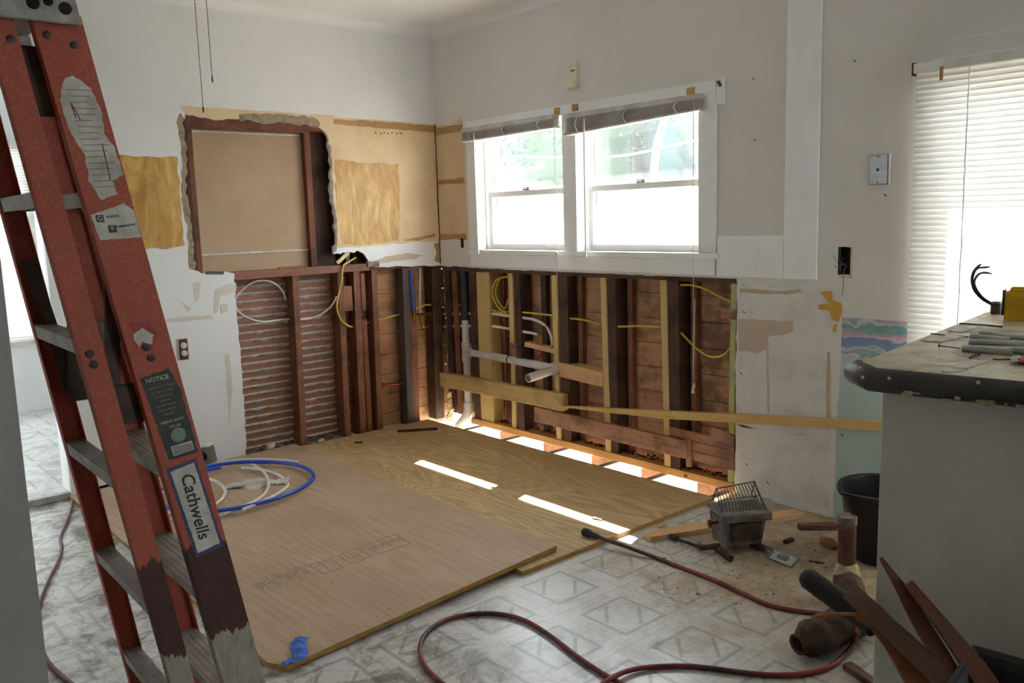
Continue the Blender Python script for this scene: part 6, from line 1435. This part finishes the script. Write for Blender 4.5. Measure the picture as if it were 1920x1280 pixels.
mb = MB(); mb.quadbox([RP(.34, h4 - .098, .0014), RP(.84, h4 - .092, .0014), RP(.84, h4 - .092, .0008), RP(.34, h4 - .098, .0008), RP(.34, h4 - .075, .0014), RP(.84, h4 - .070, .0014), RP(.84, h4 - .070, .0008), RP(.34, h4 - .075, .0008)]); mb.build('barcode_field', M['label_w'], R0)
mb = MB()
for k in range(16):
    u = .38 + k * .028; mb.quadbox([RP(u, h4 - .095, .0018), RP(u + .012, h4 - .095, .0018), RP(u + .012, h4 - .095, .0014), RP(u, h4 - .095, .0014), RP(u, h4 - .076, .0018), RP(u + .012, h4 - .076, .0018), RP(u + .012, h4 - .076, .0014), RP(u, h4 - .076, .0014)])
mb.build('barcode', M['ink'], R0)
sticker('handwritten_label', [(.10, h5 + .100), (.82, h5 + .112), (.90, h5 - .108), (.20, h5 - .120)], 'label_b', 0.0006, 0.001, 'blue-bordered label')
sticker('handwritten_label', [(.17, h5 + .092), (.75, h5 + .102), (.83, h5 - .098), (.27, h5 - .108)], 'label_w', 0.0012, 0.0008, 'off-white paper of the blue-bordered label')
text('Cathwells', h5, .50, 0.040, 'ink', along='down', off=0.0020, name='handwriting')

# ------------------------------------------------------------------ outside
fc = thing('garden_fence', 'sunlit white board fence outside the windows', 'fence', (5.2, 4, -0.55))
mb = MB(); y = -7.0
while y < 14: mb.box(5.20, 5.23, y, y + 0.145, -0.5, 1.60); y += 0.15
mb.build('boards', M['fence'], fc)
MB().box(5.18, 5.25, -7, 14, 1.58, 1.65).box(5.18, 5.25, -7, 14, -0.5, -0.4).build('rails', M['fence'], fc)
y = -7.0
while y < 14: MB().box(5.17, 5.29, y - .06, y + .06, -0.55, 1.7).build('post', M['fence'], fc); y += 2.4
def tree(x, y, zc, rx, rz, n, mat, lab, seed):
    t = thing('garden_tree', lab, 'tree', (x, y, -0.55), 'trees beyond the fence')
    rng = random.Random(seed)
    MB().tube([(x, y, -0.55), (x + .05, y - .05, 0.6), (x, y + .05, zc)], lambda q: 0.14 - 0.07 * q, 10, 3).build('trunk', M['bark'], t, smooth=True)
    mb = MB()
    for k in range(n):
        while True:
            v = Vector((rng.uniform(-1, 1), rng.uniform(-1, 1), rng.uniform(-1, 1)))
            if 0.25 < v.length < 1: break
        v = v.normalized() * (v.length ** 0.5) * (0.85 + 0.3 * mnoise.noise(v * 2 + Vector((seed, 0, 0))))
        c = Vector((x + v.x * rx, y + v.y * rx, zc + v.z * rz)); a = Vector((rng.gauss(0, 1), rng.gauss(0, 1), rng.gauss(0, 1))).normalized(); b = a.orthogonal().normalized(); s_ = rng.uniform(.03, .08)
        i = len(mb.v); mb.v += [c - a * s_, c + b * s_ * .5, c + a * s_, c - b * s_ * .5]; mb.f.append([i, i + 1, i + 2, i + 3])
    core = MB(); rs = [(math.sin(math.pi * q / 10) * rx * 0.86, zc - math.cos(math.pi * q / 10) * rz * 0.86) for q in range(11)]
    core.lathe(rs, (x, y, 0), n=22, warp=lambda p, a, r, z: p + mnoise.noise_vector(p * 1.6) * 0.5)
    mb.build('foliage', M[mat], t, kind='stuff', normals=False)
    core.build('inner_foliage', M[mat], t, smooth=True)
for k, (x, y, zc, rx, rz, m_, lab) in enumerate(((8.6, 2.6, 2.7, 1.8, 2.2, 'leaf', 'bushy green tree beyond the fence, seen through the far window'), (10.6, 5.0, 2.6, 2.2, 2.5, 'leaf2', 'blue-green tree beyond the fence behind the leaning pale pole'), (8.4, 7.2, 2.9, 1.9, 2.4, 'leaf', 'mid-green tree beyond the fence, behind the mullion'), (10.8, 9.6, 2.7, 2.2, 2.6, 'leaf2', 'blue-green tree beyond the fence, filling the window nearest the corner'), (8.6, 12.0, 2.6, 1.9, 2.2, 'leaf', 'green tree beyond the fence at the corner side of the nearest window'))):
    tree(x, y, zc, rx, rz, 13000, m_, lab, k + 3)
pl_ = hit(1232, 300, (7.0, 0, 0), Vector((1, 0, 0)))
MB().tube([hit(1222, 345, (7.0, 0, 0), Vector((1, 0, 0))) - Vector((0, -.15, 2.6)), hit(1226, 320, (7.0, 0, 0), Vector((1, 0, 0))), hit(1246, 225, (7.0, 0, 0), Vector((1, 0, 0))), hit(1262, 150, (7.0, 0, 0), Vector((1, 0, 0)))], 0.06, 12, 3).build('utility_pole', M['fence'], None, smooth=True, label='leaning pale pole outside the second window', cat='pole', base=pl_)
A_ = hit(930, 292, (6.6, 0, 0), Vector((1, 0, 0))); B_ = hit(1140, 294, (6.6, 0, 0), Vector((1, 0, 0))); C_ = hit(1320, 260, (6.6, 0, 0), Vector((1, 0, 0)))
MB().tube([A_ + (A_ - B_) * 1.5, A_, B_, C_, C_ + (C_ - B_) * 2], 0.016, 6, 6).build('overhead_cable', M['fence'], None, smooth=True, label='pale overhead cable crossing the view outside both windows', cat='cable', base=B_)
